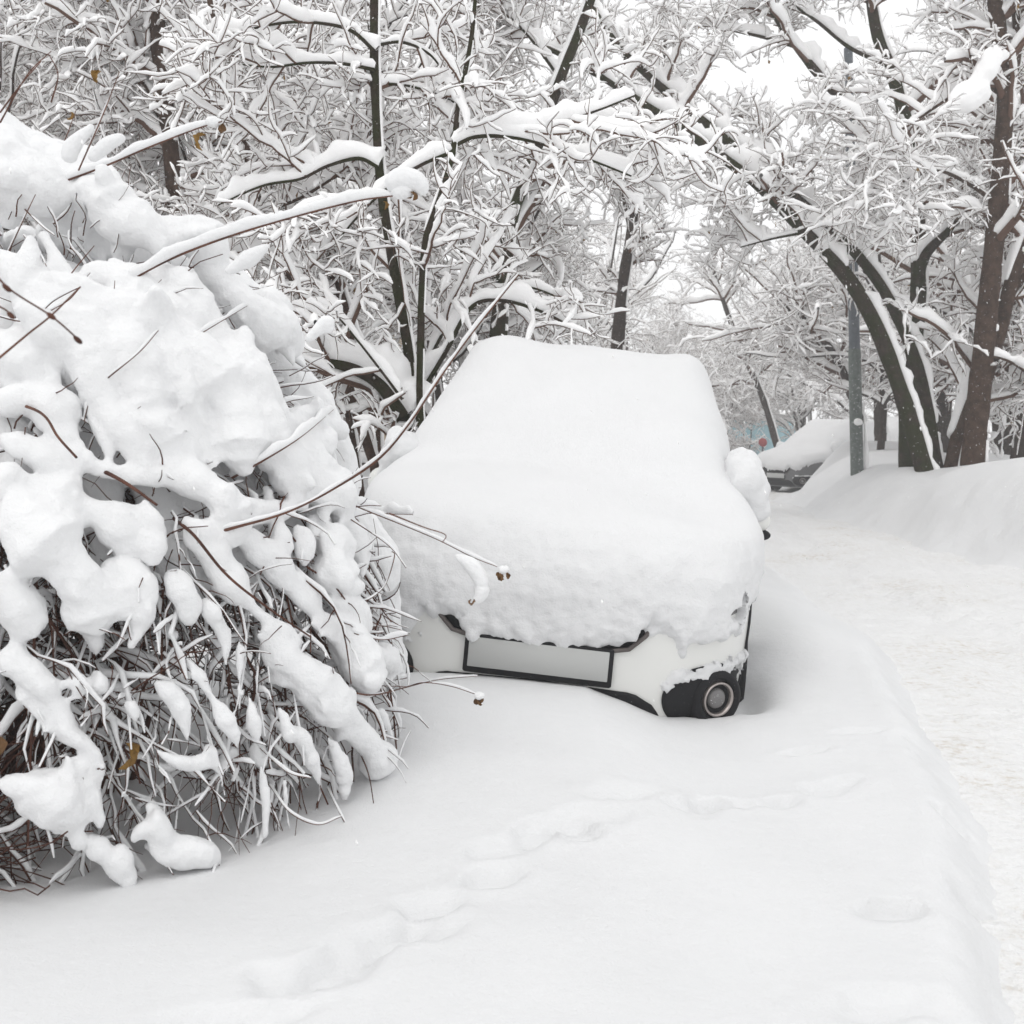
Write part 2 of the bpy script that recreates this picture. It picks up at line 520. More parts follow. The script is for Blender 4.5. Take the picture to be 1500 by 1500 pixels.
def H(x, y, detail=True):
    x = np.asarray(x, float); y = np.asarray(y, float)
    p = np.stack([x, y, np.zeros_like(x)], -1)
    z = .34 - .75 * sstep(14, 30, y) - .25 * sstep(30, 60, y)
    z = z + .035 * vnoise(p * .45 + 3.1) + .018 * vnoise(p * 1.3 + 8.2)
    # mound pushed up against the car's front
    m = np.interp(x, MX, MZ)
    m = m * sstep(2.5, 4.1, y) * (1 - sstep(4.3 + .0 * x, 5.4, y))
    z = z + m
    # high drift on the lawn to the left of the car
    z = z + (.70 + .1 * vnoise(p * .8 + 5.5)) * sstep(.62, 1.6, -x) * sstep(4.9, 6.9, y)
    # beneath the car the snow is shallow, and a pocket is open behind the fog lamp
    inx = sstep(-.80, -.55, x - .096 * (y - 4.2)) * (1 - sstep(.70, .90, x - .096 * (y - 4.2)))
    z = z - .26 * inx * sstep(4.28, 4.5, y) * (1 - sstep(7.9, 8.3, y))
    z = z - .11 * np.exp(-((x - .97) / .10) ** 2 - ((y - 4.60) / .20) ** 2)
    # drift leaning on the right side of the car
    z = z + .10 * np.exp(-((x - 1.45) / .3) ** 2) * sstep(4.6, 5.6, y) * (1 - sstep(8, 10, y))
    # trampled bush foot hollow
    z = z - .10 * np.exp(-((x + 1.35) / .75) ** 2 - ((y - 3.35) / .62) ** 2)
    # road trench
    xl = np.interp(y, XL_Y, XL_X); xr = np.interp(y, XR_Y, XR_X)
    if detail:
        e = .05 * vnoise(p * 1.6 + 1.0) + .014 * vnoise(p * 7 + 2.0) + .010 * vnoise(p * 17 + 2.0)
    else:
        e = 0
    inside = sstep(-.16, .24, x - xl + e) * (1 - sstep(-.5, .5, x - xr + 3 * e + .25 * vnoise(p * .6 + 2.2)))
    far = 1 - sstep(26, 34, y)
    lip = .022 * np.exp(-((x - xl + e + .07) / .07) ** 2)
    z = z + lip * far
    flo = .16 - .6 * sstep(12, 28, y)
    # ploughed bank on the far side of the road
    bk = sstep(-.15, 1.35, x - xr + .55 * vnoise(p * np.array((.35, .35, 0)) + 9.0))
    crest = .84 + .17 * vnoise(p * np.array((.5, .42, 0)) + 21.0) + .07 * vnoise(p * 1.1 + 4.0)
    crest = crest - .9 * sstep(24, 32, y) + .25 * np.exp(-((y - 9.5) / 2.5) ** 2)
    crest = crest - .16 * np.exp(-((x - 4.9) / .5) ** 2 - ((y - 12.3) / .7) ** 2)
    crest = crest - .35 * sstep(2.2, 6, x - xr)
    z = z * (1 - bk) + crest * bk
    if detail:
        z = z + (.014 * fbm(p * 2.6 + 7.7, 3)) * bk * (1 - sstep(.7, 1.05, bk)) * 1.6
    z = z * (1 - inside * far) + flo * inside * far
    if detail:
        for (fx, fy, a, b, ang, d) in PRINTS:
            s = (np.abs(x - fx) < .4) & (np.abs(y - fy) < .4)
            if not s.any(): continue
            dx, dy = x[s] - fx, y[s] - fy
            c_, s_ = math.cos(ang), math.sin(ang)
            wob = .35 * vnoise(p[s] * 13 + 3.0)
            r = np.sqrt(((dx * c_ + dy * s_) / a) ** 2 + ((-dx * s_ + dy * c_) / b) ** 2) + wob
            z[s] = z[s] - d * (1 - sstep(.7, 1.1, r)) + .003 * np.exp(-((r - 1.45) / .3) ** 2)
        near = (y < 9) & (np.abs(x) < 5)
        q = p[near]
        z[near] += .0025 * fbm(q * 7, 3)
    return z

def axis(segs):
    out = []
    for a, b, s in segs:
        n = max(2, int(round((b - a) / s)))
        out.append(np.linspace(a, b, n, endpoint=False))
    return np.concatenate(out + [[segs[-1][1]]])

gx = axis([(-90, -40, 8), (-40, -12, 1.5), (-12, -3, .25), (-3, -1.2, .045), (-1.2, 2.2, .02), (2.2, 6.5, .05), (6.5, 14, .25), (14, 40, 1.5), (40, 90, 8)])
gy = axis([(-20, 0, 2), (0, 1.6, .12), (1.6, 5.2, .02), (5.2, 9, .05), (9, 16, .09), (16, 34, .3), (34, 80, 2), (80, 130, 8)])
GX, GY = np.meshgrid(gx, gy)
GZ = H(GX, GY)
mb = MB().grid(np.stack([GX, GY, GZ], -1))
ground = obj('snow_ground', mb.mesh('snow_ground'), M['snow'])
tag(ground, 'deep smooth snow covering the ground round the car', 'snow ground', kind='structure')

ry = axis([(0, 2, .1), (2, 8, .035), (8, 16, .08), (16, 40, .3)])
rt = np.linspace(0, 1, 90)
RY, RT = np.meshgrid(ry, rt, indexing='ij')
RX = np.interp(RY, XL_Y, XL_X) - .16 + (np.interp(RY, XR_Y, XR_X) + .45 - np.interp(RY, XL_Y, XL_X)) * RT
rp = np.stack([RX, RY, np.zeros_like(RX)], -1)
rz = .255 - .6 * sstep(12, 28, RY) + .045 * vnoise(rp * np.array((2.8, .15, 0)) + 4.0) + .034 * fbm(rp * np.array((4.5, 2.2, 0)), 4, .6) + .02 * np.abs(fbm(rp * 9 + 3, 3, .6)) 
for off, wd in ((.75, .16), (2.15, .18), (1.45, .10)):
    rz = rz - (.04 if off != 1.45 else .02) * np.exp(-((RX - np.interp(RY, XL_Y, XL_X) - off - .10 * vnoise(rp * np.array((0, .35, 0)) + off * 7)) / wd) ** 2) * (1 + .5 * vnoise(rp * 3 + off))
rz0 = .245 - .6 * sstep(12, 28, RY)
ke = sstep(.05, .55, RX - np.interp(RY, XL_Y, XL_X))          # ruts and churn fade out towards the verge
rz = rz0 + (rz - rz0) * (.15 + .85 * ke)
rz = rz - .12 * sstep(30, 38, RY)
road = obj('road', MB().grid(np.stack([RX, RY, rz], -1)).mesh('road'), M['road'])
for pl in (ground, road):
    pass
tag(road, 'packed rutted snow on the driven lane right of the car', 'road', kind='structure')

def Hs(x, y):
    return float(H(np.array([x]), np.array([y]), False)[0])

# ------------------------------------------------------------------ cars
NX = 5.0
BODY = np.array([  # z, front y, rear y, half width
    (.17, .12, 3.83, .74), (.22, .05, 3.88, .80), (.32, .01, 3.93, .84), (.45, .0, 3.95, .852), (.58, .0, 3.95, .857),
    (.70, .035, 3.93, .858), (.79, .10, 3.92, .85), (.87, .28, 3.90, .825), (.93, .60, 3.88, .79), (.98, .95, 3.86, .77),
    (1.12, 1.20, 3.82, .735), (1.25, 1.45, 3.75, .695), (1.42, 1.80, 3.62, .62), (1.49, 2.05, 3.5, .55), (1.515, 2.45, 3.2, .36)])
SNOWR = np.array([  # snow surface outside the body
    (.30, -.015, 3.96, .86), (.45, -.03, 3.97, .875), (.58, -.04, 3.98, .885), (.70, -.045, 3.98, .892), (.80, -.02, 3.98, .895), (.88, .03, 3.98, .893),
    (.945, .10, 3.98, .888), (.985, .18, 3.98, .875), (1.012, .30, 3.98, .862), (1.05, .52, 3.97, .85), (1.10, .75, 3.96, .838), (1.17, .98, 3.95, .822),
    (1.30, 1.20, 3.94, .80), (1.45, 1.44, 3.9, .755), (1.58, 1.67, 3.86, .715), (1.67, 1.83, 3.82, .692), (1.735, 1.95, 3.80, .672), (1.763, 2.06, 3.75, .645), (1.773, 2.2, 3.7, .60),
    (1.778, 2.5, 3.5, .42), (1.78, 2.85, 3.1, .10)])

def outline(rows, th):
    """rows (r,4), th (t,) -> (r,t,3); th=-pi/2 is the front middle"""
    z, yf, yr, w = [rows[:, k][:, None] for k in range(4)]
    c, s = np.cos(th)[None], np.sin(th)[None]
    x = w * np.sign(c) * np.abs(c) ** (2 / NX)
    y = (yf + yr) / 2 + (yr - yf) / 2 * np.sign(s) * np.abs(s) ** (2 / NX)
    return np.stack([x, y, np.broadcast_to(z, x.shape)], -1)

def theta_samples(front_step, side_step):
    t = np.linspace(-math.pi / 2, 1.5 * math.pi, 20001)
    P = outline(np.array([(.7, 0, 3.95, .86)]), t)[0]
    d = np.linalg.norm(np.diff(P, axis=0), axis=1)
    y = (P[:-1, 1] + P[1:, 1]) / 2
    step = np.where(y < .55, front_step, side_step)
    L = np.concatenate(([0], np.cumsum(d / step)))
    n = int(L[-1])
    return np.interp(np.arange(n) / n * L[-1], L, t)

def rows_along(rows, n):
    s = np.concatenate(([0], np.cumsum(np.linalg.norm(np.diff(rows[:, :2] * np.array((1, .8)), axis=0), axis=1))))
    return curve(rows[:, [1, 0, 3, 2]], n)[:, [1, 0, 3, 2]]

def body_front_y(x, z):
    yf = np.interp(z, BODY[:, 0], BODY[:, 1]); yr = np.interp(z, BODY[:, 0], BODY[:, 2]); w = np.interp(z, BODY[:, 0], BODY[:, 3])
    a = np.clip(1 - np.abs(x / w) ** NX, 0, 1) ** (1 / NX)
    return (yf + yr) / 2 - (yr - yf) / 2 * a

def flank_x(y, z):
    yf = np.interp(z, BODY[:, 0], BODY[:, 1]); yr = np.interp(z, BODY[:, 0], BODY[:, 2]); w = np.interp(z, BODY[:, 0], BODY[:, 3])
    return w * np.clip(1 - np.abs((y - (yf + yr) / 2) / ((yr - yf) / 2)) ** NX, 0, 1) ** (1 / NX)

def grid_normals(G):
    du = np.gradient(G, axis=0)
    dv = (np.roll(G, -1, 1) - np.roll(G, 1, 1)) / 2
    return norm(np.cross(dv, du))

def fascia_patch(xs, zs, off=.004, thick=0.0):
    """sheet following the front of the body; xs,zs grids"""
    Y = body_front_y(xs, zs) - off
    return np.stack([xs, Y, zs], -1)

def poly_patch(outl, off, depth=.02, n=9, back=None):
    """a panel following the body front: fan from its centre, with a rim going back"""
    o = curve(np.vstack([outl, outl[:1]]), 60)[:-1] if len(outl) > 6 else np.concatenate([np.linspace(outl[k], outl[(k + 1) % len(outl)], 12, endpoint=False) for k in range(len(outl))])
    c = o.mean(0)
    f = np.linspace(.02, 1, n)[:, None, None]
    G2 = c + (o - c)[None] * f
    G = fascia_patch(G2[..., 0], G2[..., 1], off)
    rim = G[-1:].copy(); rim[..., 1] += depth
    return MB().grid(np.concatenate([G, rim]), closed_v=True)

def make_car(name, label, paint, snow_mat, near=False, seed=0, group=None):
    rg = np.random.default_rng(seed + 50)
    car = thing(name, (0, 0, 0), label, 'car', group)
    th = theta_samples(.03, .07)
    rows = rows_along(BODY, 70)
    B = outline(rows, th)
    # wheel arches pressed into the flanks
    mbb = MB().grid(B, closed_v=True)
    top = B[-1]
    mbb.add(np.vstack([top.mean(0), top]), T=[[0, 1 + k, 1 + (k + 1) % len(top)] for k in range(len(top))])
    bot = B[0]
    mbb.add(np.vstack([bot.mean(0), bot]), T=[[0, 1 + (k + 1) % len(bot), 1 + k] for k in range(len(bot))])
    obj('body', mbb.mesh(name + '_body'), paint, car)
    # wheels
    for sx in (-1, 1):
        for yy in (.84, 3.2):
            m = MB()
            a = np.linspace(0, 2 * math.pi, 28, endpoint=False)
            prof = [(-.09, .20), (-.10, .29), (-.075, .315), (.075, .315), (.10, .29), (.09, .20)]
            G = np.array([[(sx * .735 + px_, yy + r * math.cos(t), .315 + r * math.sin(t)) for t in a] for px_, r in prof])
            m.grid(G, closed_v=True)
            w = obj('wheel', m.mesh('tyre'), M['rubber'], car)
            m = MB()
            prof = [(.088, .205), (.07, .19), (.05, .10), (.075, .04), (.078, .005)]
            G = np.array([[(sx * (.735 + px_), yy + r * math.cos(t), .315 + r * math.sin(t)) for t in a] for px_, r in prof])
            m.grid(G, closed_v=True)
            obj('rim', m.mesh('rim'), M['steel'], w)
            # black arch lip
            a2 = np.linspace(-.35, math.pi + .35, 26)
            ay, az = yy + .375 * np.cos(a2), .315 + .385 * np.sin(a2)
            P = np.stack([sx * (flank_x(ay, az) + .002), ay, az], -1)
            obj('wheel_arch', MB().tube(P, .009, 8).mesh('arch'), M['black'], car)
            a3 = np.linspace(0, 2 * math.pi, 26, endpoint=False)
            rr3 = np.array((.02, .35, .7, 1.0))[:, None] * .365
            wy, wz = yy + rr3 * np.cos(a3)[None], .315 + rr3 * np.sin(a3)[None]
            G = np.stack([sx * (flank_x(wy, wz) + .004), wy, wz], -1)
            obj('wheel_well', MB().grid(G, closed_v=True).mesh('well'), M['black'], car)
    # side windows: dark panes following the flanks
    for sx in (-1, 1):
        for (y0, y1) in ((1.62, 2.45), (2.53, 3.3)):
            zz = np.linspace(1.02, 1.36, 7)
            ys = np.linspace(0, 1, 8)
            G = []
            for z in zz:
                w = np.interp(z, BODY[:, 0], BODY[:, 3]); yf = np.interp(z, BODY[:, 0], BODY[:, 1]); yr = np.interp(z, BODY[:, 0], BODY[:, 2])
                row = []
                lean = .35 * (z - 1.02) if y0 < 2 else -.2 * (z - 1.02) * 0
                for f in ys:
                    y = y0 + lean + (y1 - y0 - lean) * f
                    k = (1 - min(1, abs((y - (yf + yr) / 2) / ((yr - yf) / 2))) ** NX) ** (1 / NX)
                    row.append((sx * (w * k + .006), y, z))
                G.append(row)
            obj('side_window', MB().grid(np.array(G)).mesh('side_window'), M['glass'], car)
    # door mirrors with their snow caps
    for sx in (-1, 1):
        m = MB().ball((sx * .885, 1.18, .965), (.075, .055, .07), 18, 12, .05)
        mi = obj('mirror', m.mesh('mirror'), paint, car)
        m = MB().tube([(sx * .74, 1.2, .93), (sx * .82, 1.19, .92), (sx * .90, 1.19, .92)], [.035, .03, .025], 8)
        obj('mirror_arm', m.mesh('mirror_arm'), M['black'], mi)
        m = MB().ball((sx * .915, 1.17, .895), (.05, .04, .028), 14, 8)
        obj('mirror_foot', m.mesh('mirror_foot'), M['black'], mi)
    # front: lower intake, grille, plate, lamps
    intake = np.array([(-.47, .20), (-.43, .30), (-.36, .345), (0, .355), (.36, .345), (.44, .30), (.50, .20)])
    m = poly_patch(np.concatenate([np.linspace(intake[k], intake[(k + 1) % len(intake)], 10, endpoint=False) for k in range(len(intake))]), .008, .03)
    obj('lower_intake', m.mesh('intake'), M['black'], car)
    gr = np.array([(-.26, .50), (.26, .50), (.33, .515), (.385, .57), (.44, .66), (.48, .74), (-.48, .74), (-.44, .66), (-.385, .57), (-.33, .515)])
    g = obj('grille', poly_patch(np.concatenate([np.linspace(gr[k], gr[(k + 1) % len(gr)], 7, endpoint=False) for k in range(len(gr))]), .006, .03).mesh('grille'), M['black'], car)
    loop = np.concatenate([np.linspace(gr[k], gr[(k + 1) % len(gr)], 7, endpoint=False) for k in range(len(gr))])
    P = fascia_patch(loop[:, 0], loop[:, 1], .012)
    P = np.vstack([P, P[:2]])
    obj('grille_frame', MB().tube(P, .009, 6, cap=False).mesh('grille_frame'), M['grille'], g)
    for sx in (-1, 1):
        hl = np.array([(.50, .70), (.60, .66), (.72, .655), (.79, .70), (.80, .77), (.74, .80), (.62, .78)]) * np.array((sx, 1))
        obj('headlight', poly_patch(hl, .007, .03).mesh('headlight'), M['lampglass'], car)
        # fog lamp in its black housing
        cx, cz = sx * .665, .335
        hz_ = np.array([(cx + .165 * math.cos(t) * (1.2 if math.cos(t) * sx < 0 else .80), cz + .135 * math.sin(t) * (1 if math.sin(t) > 0 else 1.1)) for t in np.linspace(0, 2 * math.pi, 20, endpoint=False)])
        fh = obj('fog_lamp_housing', poly_patch(hz_, .010, .03).mesh('fog_housing'), M['black'], car)
        y0 = float(body_front_y(cx, cz))
        d = 1e-3
        nrm = norm(np.array([(float(body_front_y(cx + d, cz)) - float(body_front_y(cx - d, cz))) / (2 * d), -1, (float(body_front_y(cx, cz + d)) - float(body_front_y(cx, cz - d))) / (2 * d)]))
        nrm = norm(nrm * np.array((.55, 1, .3)))
        e1 = norm(np.cross(nrm, UP)); e2 = np.cross(e1, nrm)
        c0 = np.array((cx, y0, cz)) + nrm * .03
        a = np.linspace(0, 2 * math.pi, 40, endpoint=False)
        def disc(prof):
            return np.array([[c0 + nrm * h + r * (math.cos(t) * e1 + math.sin(t) * e2) for t in a] for h, r in prof])
        obj('fog_lamp_shroud', MB().grid(disc([(-.06, .115), (0.0, .110), (.010, .092), (.0, .072), (-.02, .07)]), closed_v=True).mesh('fog_shroud'), M['black'], fh)
        obj('fog_lamp_ring', MB().grid(disc([(-.02, .070), (.008, .069), (.012, .065), (.006, .059), (-.01, .057)]), closed_v=True).mesh('fog_ring'), M['chrome'], fh)
        obj('fog_lamp_recess', MB().grid(disc([(-.006, .058), (-.014, .046), (-.012, .040)]), closed_v=True).mesh('fog_recess'), M['black'], fh)
        obj('fog_lamp_lens', MB().grid(disc([(-.014, .041), (-.004, .039), (.003, .032), (.006, .018), (.007, .001)]), closed_v=True).mesh('fog_lens'), M['lampglass'], fh)
    # number plate, left blank, in a black holder
    py = float(body_front_y(0, .44)) - .016
    hold = obj('number_plate', MB().box((0, py, .435), (.555, .02, .15), None, .006).mesh('plate_holder', False), M['black'], car)
    obj('plate_face', MB().box((0, py - .0105, .441), (.522, .006, .114), None, .002).mesh('plate_face', False), M['plate'], hold)
    # ------------------------------------------------ snow lying on it
    th = theta_samples(.0095 if near else .04, .04 if near else .08)
    lo = SNOWR[SNOWR[:, 0] <= .95]
    zrow = np.arange(.30, .95, .0095 if near else .05)
    fine = np.stack([zrow] + [np.interp(zrow, SNOWR[:, 0], SNOWR[:, k]) for k in (1, 2, 3)], -1)
    up = rows_along(SNOWR[SNOWR[:, 0] >= .945], 110 if near else 40)
    R = np.vstack([fine, up])
    # smooth the profile a little
    for _ in range(4 if near else 1):
        R[1:-1] = (R[:-2] + 2 * R[1:-1] + R[2:]) / 4
    S = outline(R, th)
    Bz = np.stack([R[:, 0]] + [np.interp(R[:, 0], BODY[:, 0], BODY[:, k]) for k in (1, 2, 3)], -1)
    Bi = outline(Bz * np.array((1, 1, 1, .975)) + np.array((0, .022, -.02, 0)), th)
    X, Z = S[..., 0], S[..., 2]
    yfront = S[..., 1] - R[:, 1][:, None]
    zb = np.interp(X, [-1, -.75, -.52, -.46, -.36, -.31, -.25, .25, .33, .40, .46, .52, .70, .78, .84, 1],
                   [.46, .46, .45, .52, .54, .51, .462, .455, .475, .54, .515, .485, .50, .56, .65, .68])
    q = np.stack([X, S[..., 1], Z], -1)
    zb = zb + .055 * fbm(q * np.array((9, 4, 4)) + seed, 4, .6) + .028 * vnoise(q * 24) - .012
    if not near: zb = zb + .07
    side = sstep(.45, .75, yfront)
    zb = zb * (1 - side) + (.70 + .12 * fbm(q * np.array((2, 2.5, 0.1)) + 5, 3)) * side
    mask = sstep(0, .11, Z - zb)
    isl = sstep(.05, .35, fbm(q * np.array((11, 4, 13)) + 40, 4, .6) + .5 - (Z - zb) * 6) * sstep(.40, .5, X) * (1 - sstep(.9, 1, X))
    mask = mask * (1 - .8 * isl)
    # a clump caught above the fog lamp and down its inner side
    def gp(cx, cz, sx, sz): return np.exp(-((X - cx) / sx) ** 2 - ((Z - cz) / sz) ** 2)
    clump = 1.1 * gp(.67, .445, .10, .045) + .8 * gp(.51, .385, .06, .04) + .8 * gp(.58, .425, .08, .03) + .7 * gp(.80, .43, .04, .08) + .7 * gp(-.55, .46, .09, .05)
    clump = clump + .85 * fbm(q * 20 + 3.3, 4, .65) - .16
    cm = sstep(.38, .62, clump) * (1 - side) * .75
    # a bare dark notch at the headlight corner
    notch = sstep(.55, .9, 1.15 * gp(.735, .665, .035, .03) + .7 * gp(.76, .715, .02, .05) + .35 * fbm(q * 22, 3))
    mask = mask * (1 - .98 * notch * (1 - side))
    mask = np.maximum(mask, cm)
    mask = np.where(Z > .93, 1.0, mask)
    G = Bi + (S - Bi) * mask[..., None]
    Nn = grid_normals(G)
    if (Nn[10] * (G[10] - G[10].mean(0))).sum() < 0: Nn = -Nn
    frontness = (1 - sstep(.80, 1.04, Z)) * mask
    low = 1 - sstep(.0, .22, Z - zb)
    amp = (.008 + .010 * low) * fbm(q * 19 + 4, 4, .62) + (.006 + .012 * low) * np.abs(fbm(q * 44, 3, .6)) + .022 * fbm(q * np.array((8, 4, 4.5)) + 9, 4)
    big = .020 * vnoise(q * 1.9 + 2 + seed) + .009 * vnoise(q * 5 + 6)
    G = G + Nn * (amp * frontness + big * mask * sstep(.6, .9, Z))[..., None]
    # uneven roof: a hump at the left front corner, a small one at the right
    roofm = sstep(1.5, 1.72, Z)
    G[..., 2] += roofm * (.045 * np.exp(-((X + .44) / .16) ** 2 - ((S[..., 1] - 2.1) / .5) ** 2) + .03 * np.exp(-((X - .56) / .10) ** 2 - ((S[..., 1] - 2.1) / .5) ** 2))
    # faint trough at the foot of the windscreen
    G[..., 2] -= .02 * np.exp(-((S[..., 1] - .95) / .16) ** 2) * sstep(.95, 1.05, Z) * (1 - sstep(.6, .8, np.abs(X)))
    m = MB().grid(G, closed_v=True)
    t = G[-1]
    m.add(np.vstack([t.mean(0), t]), T=[[0, 1 + k, 1 + (k + 1) % len(t)] for k in range(len(t))])
    sn = obj('snow_cover', m.mesh(name + '_snow'), snow_mat, car)
    for sx in (-1, 1):
        m = MB()
        k_ = 1.0 if sx > 0 else .6
        m.ball((sx * .80, 1.28, 1.10), (.10, .22, .20 * k_), 30, 20, .10, 7)
        m.ball((sx * .86, 1.17, 1.07), (.075 * k_, .10, .12 * k_), 40, 26, .12, 9)
        m.ball((sx * .83, 1.22, 1.14), (.085 * k_, .16, .16 * k_), 30, 20, .10, 7)
        m.ball((sx * .87, 1.16, 1.02), (.075 * k_, .085, .085), 30, 20, .15, 12)
        obj('mirror_snow', fuse(m, 'mirror_snow', .010 if near else .03, 5, .014 if near else .006, 13), snow_mat, sn)
    return car

near_car = make_car('parked_car', 'white hatchback buried in thick snow with a blank grey number plate', M['paint'], M['snow_car'], True, 1)
near_car.location = (.06, 4.25, .128)
near_car.scale = (1.04, 1, 1)
near_car.rotation_euler = (0, math.radians(5.5), math.radians(-5.5))

far1 = make_car('parked_car', 'dark grey car capped with snow behind the road bank, front wheel showing', M['paint_dark'], M['snow_car'], False, 5, 'snowed in cars beyond the bank')
far1.location = (6.35, 26.4, -.36)
far1.rotation_euler = (0, 0, math.radians(-52))
far2 = make_car('parked_car', 'silver car under snow behind the lamp post', M['paint_grey'], M['snow_car'], False, 9, 'snowed in cars beyond the bank')
far2.location = (8.6, 30.5, -.30)
far2.rotation_euler = (0, 0, math.radians(-80))

# ------------------------------------------------------------------ trees
def leaves_mesh(name, pts, size, rg):
    """small curled dry leaves hanging at points"""
    k = len(pts)
    d = norm(rg.normal(size=(k, 3)) * np.array((1, 1, .4)) + np.array((0, 0, -1.2)))
    s = norm(np.cross(d, rg.normal(size=(k, 3))))
    n = np.cross(d, s)
    L = (size * rg.uniform(.6, 1.3, k))[:, None]
    a = pts
    b = pts + d * L * .5 + s * L * .33 + n * L * .12
    c = pts + d * L
    e = pts + d * L * .5 - s * L * .33 + n * L * .16
    V = np.stack([a, b, c, e], 1).reshape(-1, 3)
    Q = np.arange(4 * k).reshape(-1, 4)
    return mesh_np(name, V, Q, False)

def assemble(root, trunk_levels, crown_levels, snow_levels, bark, twig, snow_mat, sides0=10, name='tree', leaf=None, origin=(0, 0, 0), local=False):
    o = np.asarray(origin)
    m = MB()
    for (P, R), sd_ in trunk_levels:
        m.add(*tubes(P - o, R, sd_))
    obj('trunk', m.mesh(name + '_trunk'), bark, root)
    m = MB()
    for (P, R), sd_ in crown_levels:
        m.add(*tubes(P - o, R, sd_))
    obj('crown', m.mesh(name + '_crown'), twig, root)
    m = MB()
    for (P, R), kw in snow_levels:
        m.add(*snow_on(P - o, R, **kw))
    obj('snow_cover', m.mesh(name + '_snow'), snow_mat, root)
    if leaf is not None and len(leaf[0]):
        lo = obj('dry_leaves', leaves_mesh(name + '_leaves', leaf[0] - o, leaf[1], np.random.default_rng(3)), M['leaf_y'], root)
        lo['kind'] = 'stuff'
    return root

def wild_tree(seed, height=7.0, stems=3, spread=.35, r0=.06, n1=12, n2=8, n3=7, n4=4, droop=.5, th=(.07, .055, .042, .03), low=.12, l1=.34):
    """a whole snow-laden tree or tall bush round the origin; returns levels"""
    rg = np.random.default_rng(seed)
    N = 18
    P0 = np.empty((stems, N, 3)); R0 = np.empty((stems, N))
    for s in range(stems):
        az = rg.uniform(0, 2 * math.pi)
        lean = spread * rg.uniform(.3, 1.2)
        t = np.linspace(0, 1, N)
        hh = height * rg.uniform(.75, 1.05)
        wob = np.cumsum(rg.normal(size=(N, 2)), 0) * .012 * height / 4
        P0[s, :, 0] = math.cos(az) * (lean * hh * t ** 1.3 + .08) + wob[:, 0]
        P0[s, :, 1] = math.sin(az) * (lean * hh * t ** 1.3 + .08) + wob[:, 1]
        P0[s, :, 2] = -.4 + (hh + .4) * t - .12 * hh * lean * t ** 2
        R0[s] = r0 * rg.uniform(.75, 1.15) * (1 - .8 * t)
    L1 = grow(P0, R0, n1, height * l1, 14, (40, 75), (low, .98), .13, .40 * droop, .5, .009, .15, rg)
    L2 = grow(*L1, n2, height * l1 * .50, 11, (30, 75), (.12, 1), .14, .35 * droop, .5, .0055, 0.12, rg, flat=.4, bend=.07)
    L3 = grow(*L2, n3, height * l1 * .27, 9, (35, 90), (.05, .95), .13, .25 * droop, .6, .0038, 0.06, rg, flat=.2, tip=.55, bend=.12)
    L4 = grow(*L3, n4, height * l1 * .15, 7, (35, 90), (.05, .9), .15, .2 * droop, .7, .0027, .03, rg, tip=.6, bend=.16)
    return (P0, R0), L1, L2, L3, L4

def thin(L, keep, rg):
    s = rg.random(len(L[1])) < keep
    return L[0][s], L[1][s]

def build_wild(root, lv, name, bark, twig, snow_mat, th, seed, snow_scale=1.0, leaf=0, leaf_size=.05, origin=(0, 0, 0), lump=.45):
    rg = np.random.default_rng(seed + 900)
    L0, L1, L2, L3, L4 = lv
    v = lambda n, t: t * snow_scale * rg.uniform(.6, 1.4, n)
    assemble(root, [(L0, 9), (L1, 6)], [(L2, 4), (L3, 3), (L4, 3)],
             [(L0, dict(th=th[0] * .5, sides=7, bare=.5, steep=.12, lump=.6)),
              (L1, dict(th=v(len(L1[1]), th[0]), sides=7, lump=lump)),
              (L2, dict(th=v(len(L2[1]), th[1]), sides=6, lump=.6, clump=.3, widen=.7)),
              (L3, dict(th=v(len(L3[1]), th[2]), sides=5, fs=9, steep=.5, clump=.45, widen=.9)),
              (L4, dict(th=v(len(L4[1]), th[3]) * (rg.random(len(L4[1])) < .72), sides=4, fs=9, steep=.55, clump=.45, widen=.9))],
             bark, twig, snow_mat, name=name, origin=origin,
             leaf=(L3[0][rg.random(len(L3[1])) < leaf][:, -1], leaf_size) if leaf else None)
    return root

TH_NEAR = (.085, .054, .030, .021)
protos = []
for k, (hgt, st, sp, r0, n1, n2, n3, n4, dr, low, l1) in enumerate([
        (6.5, 3, .30, .055, 11, 6, 5, 2, .5, .08, .36),
        (7.5, 2, .22, .075, 14, 6, 5, 2, .55, .10, .34),
        (5.0, 5, .45, .035, 8, 7, 5, 2, .4, .05, .36),
        (9.5, 1, .12, .11, 24, 6, 5, 2, .7, .18, .34),
        (11., 2, .25, .12, 15, 6, 5, 2, .75, .22, .34)]):
    lv = wild_tree(100 + k, hgt, st, sp, r0, n1, n2, n3, n4, dr, low=low, l1=l1)
    root = thing('snowy_tree', (0, 0, 0), 'x', 'tree')
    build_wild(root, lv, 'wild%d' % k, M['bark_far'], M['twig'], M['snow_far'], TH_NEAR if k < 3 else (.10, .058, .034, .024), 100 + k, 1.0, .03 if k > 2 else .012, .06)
    protos.append(root)
used = [False] * len(protos)

def place(k, x, y, rz, sc, label, group, z=None, name='snowy_tree', cat='tree'):
    o = protos[k] if not used[k] else copy_tree(protos[k])
    used[k] = True
    o.location = (x, y, (Hs(x, y) if z is None else z) - .05)
    o.rotation_euler = (0, 0, rz)
    o.scale = (sc, sc, sc)
    tag(o, label, cat, group)
    return o

